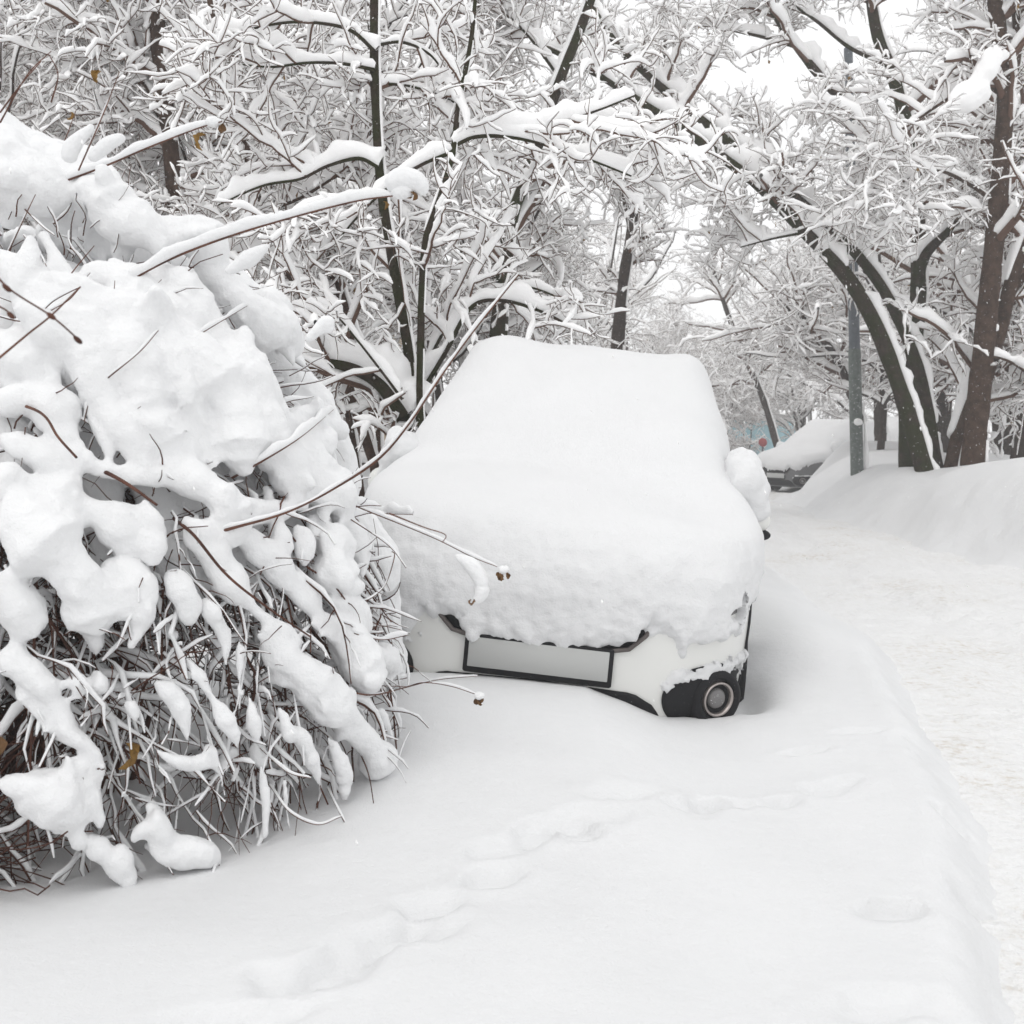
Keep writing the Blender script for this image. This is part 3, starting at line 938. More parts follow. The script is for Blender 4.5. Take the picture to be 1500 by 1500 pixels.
_rt = random.Random(11)
THICK = [  # kind, x, y, scale, label : the thicket left of and behind the car
    (0, -5.2, 9.8, 1.0, 'snowy many-branched tree at the left edge above the shrub top'),
    (2, -2.3, 10.0, 1.05, 'low bushy snow-laden tree behind the right shoulder of the big shrub'),
    (0, -.5, 12.2, 1.0, 'snowy bare tree rising behind the left half of the car roof'),
    (1, -7.2, 12.6, 1.0, 'tall snowy tree filling the top left corner behind the thicket'),
    (1, -2.9, 12.6, 1.1, 'tall snowy tree behind the thin leaning trunk'),
    (2, .35, 13.6, .8, 'low bushy snowy tree behind the right half of the car roof'),
    (2, -5.0, 13.4, 1.2, 'bushy snow-laden tree behind the straight brown trunk on the left')]
for k, x, y, s, lab in THICK:
    place(k, x, y, _rt.uniform(0, 6.28), s * _rt.uniform(.93, 1.07), lab, 'bare trees of the thicket left of the car')
FARL = [(4, 1.6, 27, .9, 'tall hazy tree beyond the thicket above the car roof right of middle'),
        (3, 3.6, 33, .8, 'pale far tree just left of the bright sky gap'),
        (0, 5.6, 40, .9, 'pale low tree at the foot of the bright sky gap'),
        (0, 7.8, 46, .9, 'farthest pale tree under the right side of the sky gap'),
        (1, 9.5, 52, .9, 'very faint tall tree at the end of the lane, farthest of all'),
        (0, 4.6, 31, .75, 'small pale tree just right of the car roof corner'),
        (2, 6.8, 36, 1.0, 'many-stemmed pale bush left of the blue shed'),
        (2, 8.0, 37.5, .9, 'many-stemmed pale bush in front of the blue shed'),
        (0, 10.6, 46, 1.1, 'faint snowy tree right behind the blue shed')]
for k, x, y, s, lab in FARL:
    place(k, x, y, _rt.uniform(0, 6.28), s, lab, 'distant trees at the end of the lane')
RIGHT = [(3, 8.6, 18.2, .95, 'tall straight snowy tree at the right edge behind the upright brown trunk'),
         (3, 7.3, 21.5, .75, 'straight snowy tree behind the lamp post and the arching trunks'),
         (4, 13.0, 25, 1.0, 'big snowy tree at the right edge, behind the blackish trunk'),
         (3, 11.2, 33, 1.1, 'hazy straight tree behind the silver car'),
         (4, 17.5, 34, 1.2, 'hazy spreading tree at the right edge, farthest back in the grove'),
         (0, 9.6, 35.5, 1.1, 'hazy forked tree behind the dark grey car'),
         (0, 14.6, 28.5, 1.2, 'snowy forked tree low behind the right bank near the frame edge')]
for k, x, y, s, lab in RIGHT:
    place(k, x, y, _rt.uniform(0, 6.28), s, lab, 'bare trees behind the right bank')

# --------------------------------------------------------- trees laid out after the photograph
def limb(pts, depth, r, N=40, taper=.5):
    """pixel polyline -> world polyline with radii; a point may carry its own depth"""
    w = np.array([px(p[0], p[1], p[2] if len(p) > 2 else depth) for p in pts])
    P = curve(w, N)
    rr_ = np.linspace(1, taper, N) * r if np.isscalar(r) else np.interp(np.linspace(0, 1, N), np.linspace(0, 1, len(r)), r)
    rr_ = rr_ * (1 + .10 * vnoise(P * 6))
    return P, rr_

def drawn_tree(name, label, limbs, bark, seed, th, n1=7, l1=.9, n2=5, n3=4, n4=3, droop=.6, snow_scale=1.0, leaf=.02, trunk_first=2, tsnow=None, start=.25, group=None, lift=.15, lfac=(.5, .52, .52)):
    rg = np.random.default_rng(seed)
    N = len(limbs[0][1])
    P = np.stack([l[0] for l in limbs]); R = np.stack([l[1] for l in limbs])
    base = P[0, 0].copy()
    root = thing(name, tuple(base), label, 'tree', group)
    L0 = (P, R)
    L1 = grow(P, R, n1, l1, 12, (40, 75), (start, .99), .14, .35 * droop, .45, .007, lift, rg)
    L2 = grow(*L1, n2, l1 * lfac[0], 9, (30, 75), (.12, 1), .14, .3 * droop, .5, .0048, .12, rg, flat=.4, bend=.07)
    L3 = grow(*L2, n3, l1 * lfac[0] * lfac[1], 8, (35, 90), (.05, .95), .13, .25 * droop, .6, .0036, .06, rg, tip=.55, bend=.12)
    L4 = grow(*L3, n4, l1 * lfac[0] * lfac[1] * lfac[2], 6, (35, 90), (.05, .9), .15, .2 * droop, .7, .0026, .03, rg, tip=.6, bend=.16)
    v = lambda n, t: t * snow_scale * rg.uniform(.6, 1.4, n)
    m = MB(); m.add(*tubes(P[:trunk_first] - base, R[:trunk_first], 14))
    obj('trunk', m.mesh(name + '_trunk'), bark, root)
    for k in range(trunk_first, len(P)):
        obj('limb', MB().add(*tubes(P[k:k + 1] - base, R[k:k + 1], 10)).mesh(name + '_limb'), bark, root)
    m = MB()
    m.add(*tubes(L1[0] - base, L1[1], 6)); m.add(*tubes(L2[0] - base, L2[1], 4)); m.add(*tubes(L3[0] - base, L3[1], 3)); m.add(*tubes(L4[0] - base, L4[1], 3))
    obj('crown', m.mesh(name + '_crown'), M['twig'], root)
    m = MB()
    ts = np.asarray(tsnow if tsnow is not None else [th[0]] * len(P), float)
    # snow on the drawn limbs is finer
    Pf = np.stack([curve(p, 110) for p in P]); Rf = np.stack([np.interp(np.linspace(0, 1, 110), np.linspace(0, 1, N), r) for r in R])
    m.add(*snow_on(Pf - base, Rf, ts, sides=12, lump=.7, bare=.22, fs=7, steep=.10, widen=.6))
    m.add(*snow_on(L1[0] - base, L1[1], v(len(L1[1]), th[0]), sides=7))
    m.add(*snow_on(L2[0] - base, L2[1], v(len(L2[1]), th[1]), sides=6, clump=.3, widen=.7))
    m.add(*snow_on(L3[0] - base, L3[1], v(len(L3[1]), th[2]), sides=5, fs=9, steep=.5, clump=.45, widen=.9))
    m.add(*snow_on(L4[0] - base, L4[1], v(len(L4[1]), th[3]) * (rg.random(len(L4[1])) < .72), sides=4, fs=9, steep=.55, clump=.45, widen=.9))
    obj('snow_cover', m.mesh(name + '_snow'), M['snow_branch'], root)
    if leaf:
        pts = L3[0][rg.random(len(L3[1])) < leaf][:, -1] - base
        if len(pts):
            lo = obj('dry_leaves', leaves_mesh(name + '_leaves', pts, .05, rg), M['leaf_y'], root)
            lo['kind'] = 'stuff'
    return root

NL = 40
# mossy tree right behind the shrub: stump with low limbs
drawn_tree('mossy_tree', 'mossy forked tree behind the car with a low limb arching left under thick snow', [
    limb([(600, 760), (595, 660), (590, 600), (585, 575)], 7.1, [.085, .075, .07, .055]),
    limb([(592, 610), (560, 565), (520, 540), (470, 530), (420, 540), (380, 560)], 7.0, [.055, .05, .042, .035, .03, .02]),
    limb([(612, 700), (606, 600), (600, 520), (592, 470), (578, 390), (566, 320), (556, 240), (551, 150), (549, 60), (550, -60)], 7.15, [.05, .042, .04, .036, .035, .034]),
    limb([(625, 700), (616, 600), (616, 520), (618, 430), (624, 350), (645, 285), (664, 220), (672, 150), (690, 60), (700, -50)], 6.9, [.03, .026, .024, .021, .019, .016, .010]),
    limb([(666, 213), (700, 200), (760, 203), (830, 222), (880, 240), (925, 258)], 6.9, .013, taper=.4),
    limb([(700, 200), (760, 192), (820, 180), (880, 160), (930, 140)], 6.9, .013, taper=.4),
    limb([(664, 222), (620, 240), (585, 262), (540, 300), (500, 345)], 6.9, .014, taper=.4),
    limb([(549, 75), (515, 45), (470, 34), (420, 33), (360, 45), (305, 70)], 7.1, .014, taper=.4),
    limb([(549, 102), (500, 93), (450, 92), (395, 98), (335, 92)], 7.1, .013, taper=.4),
    limb([(554, 245), (525, 232), (480, 243), (440, 262), (385, 272), (320, 300)], 7.1, .014, taper=.4),
    limb([(551, 66), (590, 62), (630, 80), (655, 115), (668, 140)], 7.15, .012, taper=.4),
    limb([(550, 122), (600, 126), (650, 142), (690, 165)], 7.2, .011, taper=.4),
    limb([(590, 585), (560, 545), (525, 500), (490, 460), (450, 440)], 6.8, .012, taper=.4),
    limb([(608, 590), (650, 520), (690, 450), (735, 440), (790, 455), (840, 480)], 7.4, .022, taper=.4),
    limb([(612, 560), (660, 470), (710, 430), (770, 420), (830, 440)], 7.6, .016, taper=.4),
    ], M['bark_moss'], 21, (.06, .040, .024, .016), n1=4, l1=1.0, n2=4, n3=4, n4=1, tsnow=[.10, .20, .05, .02, .085, .095, .07, .085, .075, .085, .06, .07, .05, .09, .08], leaf=.004)
drawn_tree('brown_tree', 'straight brown trunk rising behind the shrub top on the left', [
    limb([(300, 720), (285, 560), (272, 420), (260, 320), (250, 220), (238, 120), (228, 20), (222, -80)], 9.2, [.085, .08, .075, .07, .065]),
    limb([(248, 210), (210, 120), (150, 60), (80, 40)], 9.2, .02, taper=.4),
    limb([(262, 330), (320, 260), (380, 240), (440, 260)], 9.2, .02, taper=.4),
    limb([(240, 120), (300, 60), (370, 50), (430, 70)], 9.2, .018, taper=.4)],
    M['bark'], 22, TH_NEAR, n1=12, l1=1.3, n2=6, n3=5, n4=2, trunk_first=1, start=.3, tsnow=[.03, .09, .09, .09])
drawn_tree('leaning_tree', 'thin reddish-brown trunk leaning left among snowy branches behind the shrub', [
    limb([(575, 760), (530, 620), (495, 520), (455, 445), (410, 375), (385, 310), (365, 240), (345, 160), (325, 90), (300, -50)], 7.9, [.05, .045, .04, .036, .03, .025]),
    limb([(455, 445), (430, 380), (400, 345), (350, 320)], 7.9, .016, taper=.4),
    limb([(385, 310), (440, 290), (500, 255), (545, 245)], 7.8, .015, taper=.4)],
    M['bark'], 23, TH_NEAR, n1=9, l1=1.2, n2=5, n3=5, n4=2, trunk_first=1, start=.2, tsnow=[.06, .08, .08])
drawn_tree('brown_tree', 'stout dark brown trunk standing in the gap beside the beige building', [
    limb([(556, 745), (552, 680), (550, 610), (545, 560), (520, 500), (500, 430), (470, 330)], 8.6, [.06, .055, .052, .05, .04, .03]),
    limb([(530, 745), (520, 660), (508, 590), (500, 560), (470, 520), (440, 450)], 8.8, [.04, .036, .032, .03, .025, .02])],
    M['bark'], 24, TH_NEAR, n1=7, l1=1.2, n2=5, n3=5, n4=2, trunk_first=2, start=.45, tsnow=[.05, .05])
drawn_tree('dark_tree', 'dark slanting trunk half hidden by snowy branches above the car roof', [
    limb([(722, 660), (728, 520), (738, 400), (748, 320), (768, 265), (792, 195), (822, 110), (850, 40), (885, -60)], 11.2, [.10, .09, .08, .07, .06, .05]),
    limb([(770, 260), (810, 235), (850, 222), (895, 215)], 11.2, .022, taper=.4),
    limb([(820, 115), (780, 60), (740, 20), (700, 10)], 11.2, .02, taper=.4)],
    M['bark_moss'], 25, TH_NEAR, n1=9, l1=1.25, n2=6, n3=5, n4=2, trunk_first=1, start=.25, tsnow=[.05, .1, .1])
drawn_tree('dark_tree', 'forked grey trunk at the edge of the bright sky gap', [
    limb([(898, 640), (905, 500), (914, 410), (925, 340), (935, 280), (950, 200), (975, 60)], 17, [.11, .10, .09, .08, .06, .04]),
    limb([(925, 340), (915, 280), (925, 200), (915, 80)], 17, .05, taper=.5)],
    M['bark_far'], 26, (.10, .055, .032, .022), n1=8, l1=1.2, n2=6, n3=5, n4=2, trunk_first=1, start=.3, tsnow=[.05, .04])

# arching trees on the right bank
drawn_tree('arching_tree', 'mossy tree with two long trunks arching left over the lane', [
    limb([(1368, 730), (1352, 680), (1335, 620), (1312, 550), (1280, 470), (1240, 405), (1180, 340), (1110, 270), (1020, 203), (940, 150), (860, 100), (780, 60)], 13.2, [.12, .11, .10, .095, .088, .08, .074, .068, .06, .048, .036, .025]),
    limb([(1385, 730), (1370, 670), (1362, 620), (1345, 540), (1318, 470), (1285, 410), (1230, 345), (1160, 285), (1100, 235), (1040, 185), (960, 120), (900, 60), (850, -20)], 13.6, [.085, .08, .078, .073, .07, .065, .06, .054, .045, .035]),
    limb([(1332, 690), (1330, 600), (1337, 520), (1345, 440), (1346, 350), (1342, 270), (1330, 190), (1308, 110), (1285, 50), (1270, -40)], 14.2, [.13, .12, .11, .10, .09, .085, .08, .06]),
    limb([(1343, 250), (1300, 215), (1250, 165), (1200, 110), (1165, 65), (1130, 10), (1110, -50)], 14.2, [.075, .07, .062, .055, .05, .04]),
    limb([(1345, 420), (1352, 375), (1390, 335), (1425, 290)], 14.1, [.10, .085, .06, .05], taper=.6),
    limb([(1300, 95), (1245, 70), (1195, 30), (1150, 0), (1120, -20)], 14.2, .03, taper=.4),
    limb([(1170, 70), (1120, 55), (1060, 42), (990, 30)], 14.2, .026, taper=.4),
    limb([(1180, 340), (1130, 350), (1085, 362)], 13.2, .02, taper=.4)],
    M['bark_moss'], 31, (.10, .055, .032, .022), n1=7, l1=1.4, n2=5, n3=5, n4=2, trunk_first=3, start=.5, tsnow=[.17, .17, .08, .16, .13, .10, .10, .08], leaf=.03, droop=.55, lift=.55)
upright = drawn_tree('brown_tree', 'upright reddish-brown trunk on the right bank beside the arching trunks', [
    limb([(1422, 740), (1425, 680), (1433, 590), (1442, 500), (1452, 400), (1462, 300), (1470, 200), (1474, 120), (1465, 60), (1450, -60)], 13.0, [.14, .132, .125, .118, .11, .10, .092, .085]),
    limb([(1440, 560), (1465, 480), (1485, 400), (1510, 330), (1540, 240)], 13.2, [.10, .09, .08, .07, .05]),
    limb([(1385, 730), (1395, 670), (1410, 610), (1440, 530), (1475, 440), (1500, 400)], 13.5, [.08, .076, .072, .068, .064]),
    limb([(1472, 150), (1490, 80), (1488, 20), (1480, -60)], 13.0, .06, taper=.7),
    limb([(1470, 140), (1430, 120), (1380, 150), (1320, 190), (1260, 220)], 13.0, .03, taper=.4),
    limb([(1440, 520), (1480, 530), (1520, 560)], 13.0, .02, taper=.6),
    limb([(1462, 300), (1420, 270), (1370, 250), (1310, 270), (1250, 280)], 13.0, .026, taper=.4)],
    M['bark'], 32, (.10, .055, .032, .022), n1=9, l1=1.6, n2=5, n3=5, n4=2, trunk_first=3, start=.38, tsnow=[.05, .12, .16, .08, .12, .09, .11], leaf=.05, droop=.8)
for (pts, d, r, lab, sd_) in [
        ([(1470, 700), (1468, 620), (1458, 560), (1450, 480), (1448, 380)], 19, .17, 'dark trunk seen between the upright brown trunk and the frame edge', 33),
        ([(1500, 720), (1496, 640), (1494, 560), (1484, 440), (1488, 300), (1500, 150)], 16, .17, 'blackish trunk at the right edge of the picture', 34),
        ([(1290, 660), (1289, 600), (1287, 520), (1280, 400)], 24, .14, 'dark trunk behind the silver car', 35),
        ([(1382, 680), (1383, 600), (1385, 520), (1395, 420)], 21, .15, 'grey-green trunk seen between the arching and upright trunks', 36),
        ([(1140, 660), (1120, 590), (1095, 530), (1070, 470), (1040, 380)], 31, .10, 'thin dark trunk leaning left above the dark grey car', 37),
        ([(1262, 620), (1235, 545), (1208, 500), (1180, 470), (1140, 440)], 22, .10, 'snow-topped trunk leaning left behind the lamp post', 38),
        ([(1170, 690), (1180, 560), (1200, 420), (1190, 250)], 38, .14, 'pale far trunk beyond the parked cars', 39)]:
    drawn_tree('dark_tree', lab, [limb(pts, d, [r, r * .95, r * .85, r * .7, r * .5])], M['bark_far'], sd_, (.11, .07, .042, .03), n1=18, l1=2.4, n2=5, n3=5, n4=2, trunk_first=1, start=.3, tsnow=[.06 if sd_ != 38 else .2], leaf=.03, droop=.8)

# a heavy pad of snow hanging on a thin twig of the upright tree, top right
ub = np.array(tuple(upright.location))
P, R = limb([(1500, 62), (1470, 92), (1440, 112), (1410, 140), (1372, 154)], 12.6, .012, 40, .4)
tg = obj('twig', MB().add(*tubes(P[None] - ub, R[None], 6)).mesh('pad_twig'), M['twig'], upright)
m = MB()
for (pts, hw) in (([(1478, 78), (1455, 82), (1440, 108), (1425, 130)], [9, 17, 20, 14]), ([(1448, 118), (1425, 138), (1405, 148), (1392, 158)], [14, 22, 20, 9])):
    W = curve(np.array([px(u, v, 12.55) for u, v in pts]), 20); e = np.linspace(0, 1, 20)
    m.tube(W - ub, np.interp(e, np.linspace(0, 1, 4), hw) * 12.55 / F * np.sqrt(np.clip(np.minimum(e / .15 + .1, (1 - e) / .15 + .1), 0, 1)), 10)
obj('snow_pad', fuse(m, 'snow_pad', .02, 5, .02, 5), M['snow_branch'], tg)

# ------------------------------------------------------------------ big snow-laden shrub, left foreground
DC, DR = np.array((-1.62, 3.62, .28)), np.array((1.28, 1.05, 2.02))
def dome(u, v, f=1.0):
    """where the ray through a photo pixel meets the shrub's dome (scaled by f)"""
    d = np.array(((u - 750) / F, 1.0, -(v - HZ) / F))
    o = np.array((0, 0, CAMZ))
    a = d / (DR * f); b = (o - DC) / (DR * f)
    A, B, C = a @ a, a @ b, b @ b - 1
    disc = B * B - A * C
    t = (-B - math.sqrt(disc)) / A if disc > 0 else -B / A
    return o + d * t
rs = np.random.default_rng(77)
shrub = thing('snowy_shrub', (DC[0], DC[1], DC[2]), 'huge leafless shrub bowed to the ground under heavy snow on the left', 'shrub')
so = np.array(tuple(shrub.location))

SN = MB()           # lumps of snow, fused below
def bough(pts, hw, f=1.0, N=None, flat=1.15):
    """pts pixels on the dome; hw half width in pixels (scalar or list)"""
    W = np.array([dome(u, v, f) for u, v in pts])
    L = np.linalg.norm(np.diff(W, axis=0), axis=1).sum()
    N = N or max(6, int(L / .03))
    P = curve(W, N)
    h = np.interp(np.linspace(0, 1, N), np.linspace(0, 1, np.size(hw)), np.atleast_1d(hw).astype(float))
    R = h * P[:, 1] / F
    R = R * (1 + .22 * fbm(P * 11, 3))
    e = np.linspace(0, 1, N)
    R = R * np.sqrt(np.clip(np.minimum(e / .10 + .12, (1 - e) / .10 + .12), 0, 1))
    P = P + np.array((0, 0, 1)) * (.25 * R)[:, None]
    R = R * (1 + .25 * vnoise(P * 19 + 2))
    lowv = np.mean([q[1] for q in pts]) > 700
    pad = sstep(-.55, .25, vnoise(P * 9 + 12.0))
    R = R * ((.48 + .55 * pad) if lowv else (.78 + .24 * pad))
    wob = np.stack([vnoise(P * 8 + 3), vnoise(P * 8 + 13), vnoise(P * 8 + 23)], -1)
    P = P + wob * (R[:, None] * .55)
    SN.tube(P, R, 12)
    T = tangents(P[None])[0]
    for k in range(int(L / .05)):          # slumps alongside that break the outline
        i = rs.integers(1, N - 1)
        q = norm(rs.normal(size=3) + np.array((0, -.2, -.5)))
        r = R[i] * rs.uniform(.3, .62)
        c0 = P[i] + q * R[i] * rs.uniform(.55, .9)
        t = np.linspace(-1, 1, 6)
        d = norm(T[i] + .45 * rs.normal(size=3) + np.array((0, 0, -.35)))
        SN.tube(c0 + d * (t * r * rs.uniform(1.5, 3.2))[:, None], r * np.array((.35, .8, 1, .95, .75, .3)) * rs.uniform(.8, 1.2, 6), 8)
BOUGHS = [
    ([(-60, 215), (0, 225), (70, 250), (140, 300), (200, 345), (250, 390)], [60, 62, 52, 46, 40, 34]),
    ([(-60, 260), (10, 270), (60, 285), (110, 290)], [45, 55, 50, 30]),
    ([(170, 330), (230, 345), (285, 390), (335, 450), (390, 490), (432, 520)], [26, 34, 36, 36, 38, 30]),
    ([(380, 460), (412, 472), (432, 490)], [26, 36, 26]),
    ([(210, 390), (260, 430), (310, 480), (345, 540), (390, 590), (440, 640), (490, 655)], [26, 34, 36, 34, 34, 32, 26]),
    ([(120, 400), (180, 425), (240, 450), (300, 500), (340, 560), (390, 640), (420, 700), (450, 745)], [34, 40, 42, 42, 44, 40, 36, 24]),
    ([(-20, 385), (40, 420), (110, 465), (190, 488), (250, 510), (310, 570), (345, 640), (360, 700)], [30, 40, 44, 46, 50, 52, 46, 34]),
    ([(60, 460), (110, 520), (150, 590), (190, 650), (215, 700)], [40, 46, 40, 30, 20]),
    ([(120, 500), (180, 540), (230, 610), (260, 680), (290, 720)], [30, 44, 50, 40, 26]),
    ([(-20, 600), (40, 600), (80, 625), (110, 670), (150, 690), (220, 700), (300, 725)], [26, 30, 28, 22, 18, 22, 24]),
    ([(-30, 480), (20, 530), (60, 570)], [30, 40, 34]),
    ([(-30, 700), (30, 715), (90, 735), (150, 765), (195, 795), (228, 822)], [24, 34, 38, 38, 36, 26]),
    ([(230, 690), (275, 705), (320, 745), (345, 800)], [26, 34, 34, 26]),
    ([(345, 760), (390, 750), (440, 735), (480, 700)], [20, 18, 12, 5]),
    ([(10, 780), (60, 800), (100, 840), (135, 890), (150, 940)], [40, 60, 70, 74, 54]),
    ([(-20, 860), (20, 890), (40, 940)], [40, 36, 22]),
    ([(150, 830), (190, 860), (205, 920), (190, 955)], [28, 34, 36, 24]),
    ([(270, 760), (320, 820), (350, 880), (400, 915), (450, 945)], [22, 26, 26, 22, 14]),
    ([(350, 780), (400, 830), (440, 880), (500, 940)], [18, 22, 24, 18]),
    ([(385, 905), (410, 945), (450, 1000), (495, 1045), (530, 1090), (555, 1130), (570, 1158)], [16, 30, 34, 34, 34, 28, 14]),
    ([(455, 915), (490, 935), (520, 970), (550, 1010)], [18, 30, 32, 18]),
    ([(465, 800), (490, 805), (512, 830)], [20, 28, 18]),
    ([(462, 845), (490, 850), (500, 880)], [24, 32, 22]),
    ([(545, 950), (570, 965), (592, 992)], [12, 24, 14]),
    ([(550, 1040), (566, 1065), (578, 1088)], [7, 13, 8]),
    ([(420, 640), (455, 690), (470, 740)], [30, 34, 20]),
    ([(470, 690), (500, 720), (520, 750)], [20, 22, 10]),
    ([(430, 610), (470, 620), (500, 640)], [16, 26, 18]),
    ([(400, 760), (412, 800), (418, 820)], [13, 14, 8]),
    ([(432, 770), (440, 805), (445, 830)], [12, 15, 8]),
    ([(370, 790), (385, 820), (392, 840)], [16, 22, 14]),
    ([(0, 960), (40, 990), (80, 1040), (110, 1090)], [40, 46, 44, 28]),
    ([(20, 1010), (70, 1060), (130, 1100), (150, 1150)], [20, 26, 24, 20]),
    ([(95, 990), (110, 1010), (118, 1028)], [16, 24, 14]),
    ([(140, 1005), (150, 1020)], [22, 22]),
    ([(180, 1030), (192, 1045), (196, 1062)], [18, 26, 18]),
    ([(20, 1150), (70, 1170), (105, 1195), (110, 1230)], [24, 36, 36, 26]),
    ([(90, 1110), (130, 1160), (145, 1215)], [16, 24, 20]),
    ([(120, 1230), (155, 1265), (185, 1290), (198, 1312)], [20, 22, 18, 10]),
    ([(170, 1245), (182, 1262)], [15, 16]),
    ([(190, 1235), (225, 1205), (245, 1235), (290, 1255), (325, 1270)], [10, 22, 24, 32, 20]),
    ([(170, 1165), (178, 1168)], [13, 13]),
    ([(380, 1120), (390, 1170), (388, 1230)], [10, 15, 10]),
    ([(360, 1010), (372, 1050), (378, 1090)], [9, 14, 9]),
    ([(405, 1030), (420, 1065), (428, 1085)], [9, 15, 9]),
    ([(350, 940), (352, 1000), (346, 1050)], [9, 12, 6]),
    ([(445, 690), (485, 735), (512, 785)], [26, 30, 18]), ([(495, 760), (525, 800), (530, 845)], [16, 24, 14]), ([(480, 880), (515, 905), (540, 935)], [14, 22, 12]),
    ([(430, 840), (455, 870), (470, 900)], [12, 18, 10]), ([(300, 880), (325, 930), (330, 975)], [10, 14, 8]), ([(250, 840), (270, 880), (275, 910)], [10, 16, 9]),
    ([(225, 1000), (255, 1040), (275, 1090)], [12, 20, 14]), ([(270, 960), (300, 1010), (330, 1060), (350, 1100)], [9, 15, 16, 10]), ([(220, 1090), (250, 1115), (330, 1125)], [8, 10, 8]),
    ([(300, 1090), (320, 1130), (330, 1170)], [8, 14, 8]), ([(430, 1060), (455, 1110), (470, 1160)], [9, 16, 9]), ([(480, 1080), (500, 1130), (505, 1175)], [9, 14, 8]), ([(415, 1140), (420, 1190), (428, 1225)], [8, 13, 8]),
    ([(205, 545), (250, 585), (290, 640)], [22, 32, 20]), ([(230, 620), (275, 655), (300, 700)], [18, 26, 16]), ([(0, 640), (60, 670), (110, 720)], [20, 26, 16]),
    ([(60, 340), (90, 400), (130, 440)], [14, 20, 14]), ([(160, 380), (205, 440), (225, 500)], [16, 20, 14]), ([(250, 560), (290, 620), (320, 690)], [12, 18, 12]), ([(60, 640), (90, 690), (120, 730)], [12, 20, 12]),
    ([(300, 440), (350, 520), (400, 570)], [14, 20, 14]), ([(20, 470), (60, 520), (85, 580)], [14, 20, 12]), ([(130, 600), (150, 640), (160, 680)], [12, 18, 10]),
]
for pts, hw in BOUGHS:
    low_ = np.mean([q[1] for q in pts])
    bough(pts, np.array(hw) * (.95 if low_ < 780 else .98), 1.0)
def dome_pt(az, el, f=1.0):
    """az 0 faces the camera, positive to the right; el from the ground up"""
    return DC + DR * f * np.array((math.sin(az) * math.cos(el), -math.cos(az) * math.cos(el), math.sin(el)))
# under-layer and hidden sides: boughs running down the dome
def run_down(az, el0, el1, R0, f0=.93, f1=.97, saz=.25):
    n = 14
    t = np.linspace(0, 1, n)
    P = np.array([dome_pt(az + saz * q * q, el0 + (el1 - el0) * q, f0 + (f1 - f0) * q) for q in t])
    P = P + .03 * np.stack([vnoise(P * 4 + k * 9.1) for k in range(3)], -1)
    R = R0 * (1 + .3 * fbm(P * 9, 2)) * np.sqrt(np.clip(np.minimum(t / .12 + .1, (1 - t) / .12 + .1), 0, 1))
    SN.tube(P, R, 10)
for k in range(95):
    az = rs.uniform(-1.9, 1.75)
    el0 = rs.uniform(.75, 1.5)
    run_down(az, el0, max(.42, el0 - rs.uniform(.35, .6)), rs.uniform(.045, .08), .82, .89, rs.uniform(-.1, .35))
for k in range(24):
    az = rs.uniform(1.7, 4.4)
    el0 = rs.uniform(.5, 1.5)
    run_down(az, el0, max(.1, el0 - rs.uniform(.4, .8)), rs.uniform(.06, .11), .93, .98)
# woody stems fanning out from the foot, and the tangle of hanging twigs
n = 70
N = 16
P = np.empty((n, N, 3)); R = np.empty((n, N))
for k in range(n):
    az = rs.uniform(-2.2, 2.0); elm = rs.uniform(.35, 1.35); f = rs.uniform(.72, .92)
    b = DC + np.array((rs.uniform(-.3, .35), rs.uniform(-.3, .3), -.1))
    top = dome_pt(az, elm, f)
    end = dome_pt(az + rs.uniform(-.2, .3), rs.uniform(.02, max(.05, elm - .3)), rs.uniform(.85, 1.0))
    mid = b * .45 + top * .55 + np.array((0, 0, .25))
    P[k] = curve(np.array([b, mid, top, (top + end) / 2 + (top - DC) * .06, end]), N)
    R[k] = np.linspace(rs.uniform(.007, .013), .0025, N)
stems = (P, R)
obj('stems', MB().add(*tubes(P - so, R, 6)).mesh('shrub_stems'), M['twig_dark'], shrub)
tw = grow(P, R, 36, .50, 9, (20, 75), (.25, 1), .24, .45, .5, .0023, -.05, rs)
tw2 = grow(*tw, 2, .24, 6, (25, 75), (.15, 1), .2, .5, .8, .0017, 0, rs)
keep = lambda L: (lambda s: (L[0][s], L[1][s]))((((L[0] - DC) / DR) ** 2).sum(-1).max(1) < 1.07)
tw, tw2 = keep(tw), keep(tw2)
# clots of snow strung along the twigs
zt = tw[0][..., 2].mean(1)
cand = np.where((tw[0][..., 2].min(1) > .40) & ((((tw[0] - DC) / DR) ** 2).sum(-1).mean(1) > .55) & (tw[0][..., 1].mean(1) < DC[1] + .25))[0]
rs.shuffle(cand)
for i in cand[:620]:
    P = curve(tw[0][i], 16)
    a0 = rs.integers(0, 7); a1 = a0 + rs.integers(5, 9)
    Q = P[a0:a1]
    t = np.linspace(0, 1, len(Q))
    R = rs.uniform(.006, .017) * np.sqrt(np.clip(np.minimum(t / .2 + .15, (1 - t) / .2 + .15), 0, 1)) * (1 + .35 * fbm(Q * 30, 2))
    Q = Q + UP * (R * .75)[:, None]
    SN.tube(Q, R, 8)
sm_ = fuse(SN, 'shrub_snow', .0088, 4, .008, 24)
co = np.empty(len(sm_.vertices) * 3, dtype=np.float32); sm_.vertices.foreach_get('co', co)
sm_.vertices.foreach_set('co', (co.reshape(-1, 3) - so).astype(np.float32).ravel()); sm_.update()
shrub_snow = obj('snow_load', sm_, M['snow_shrub'], shrub)

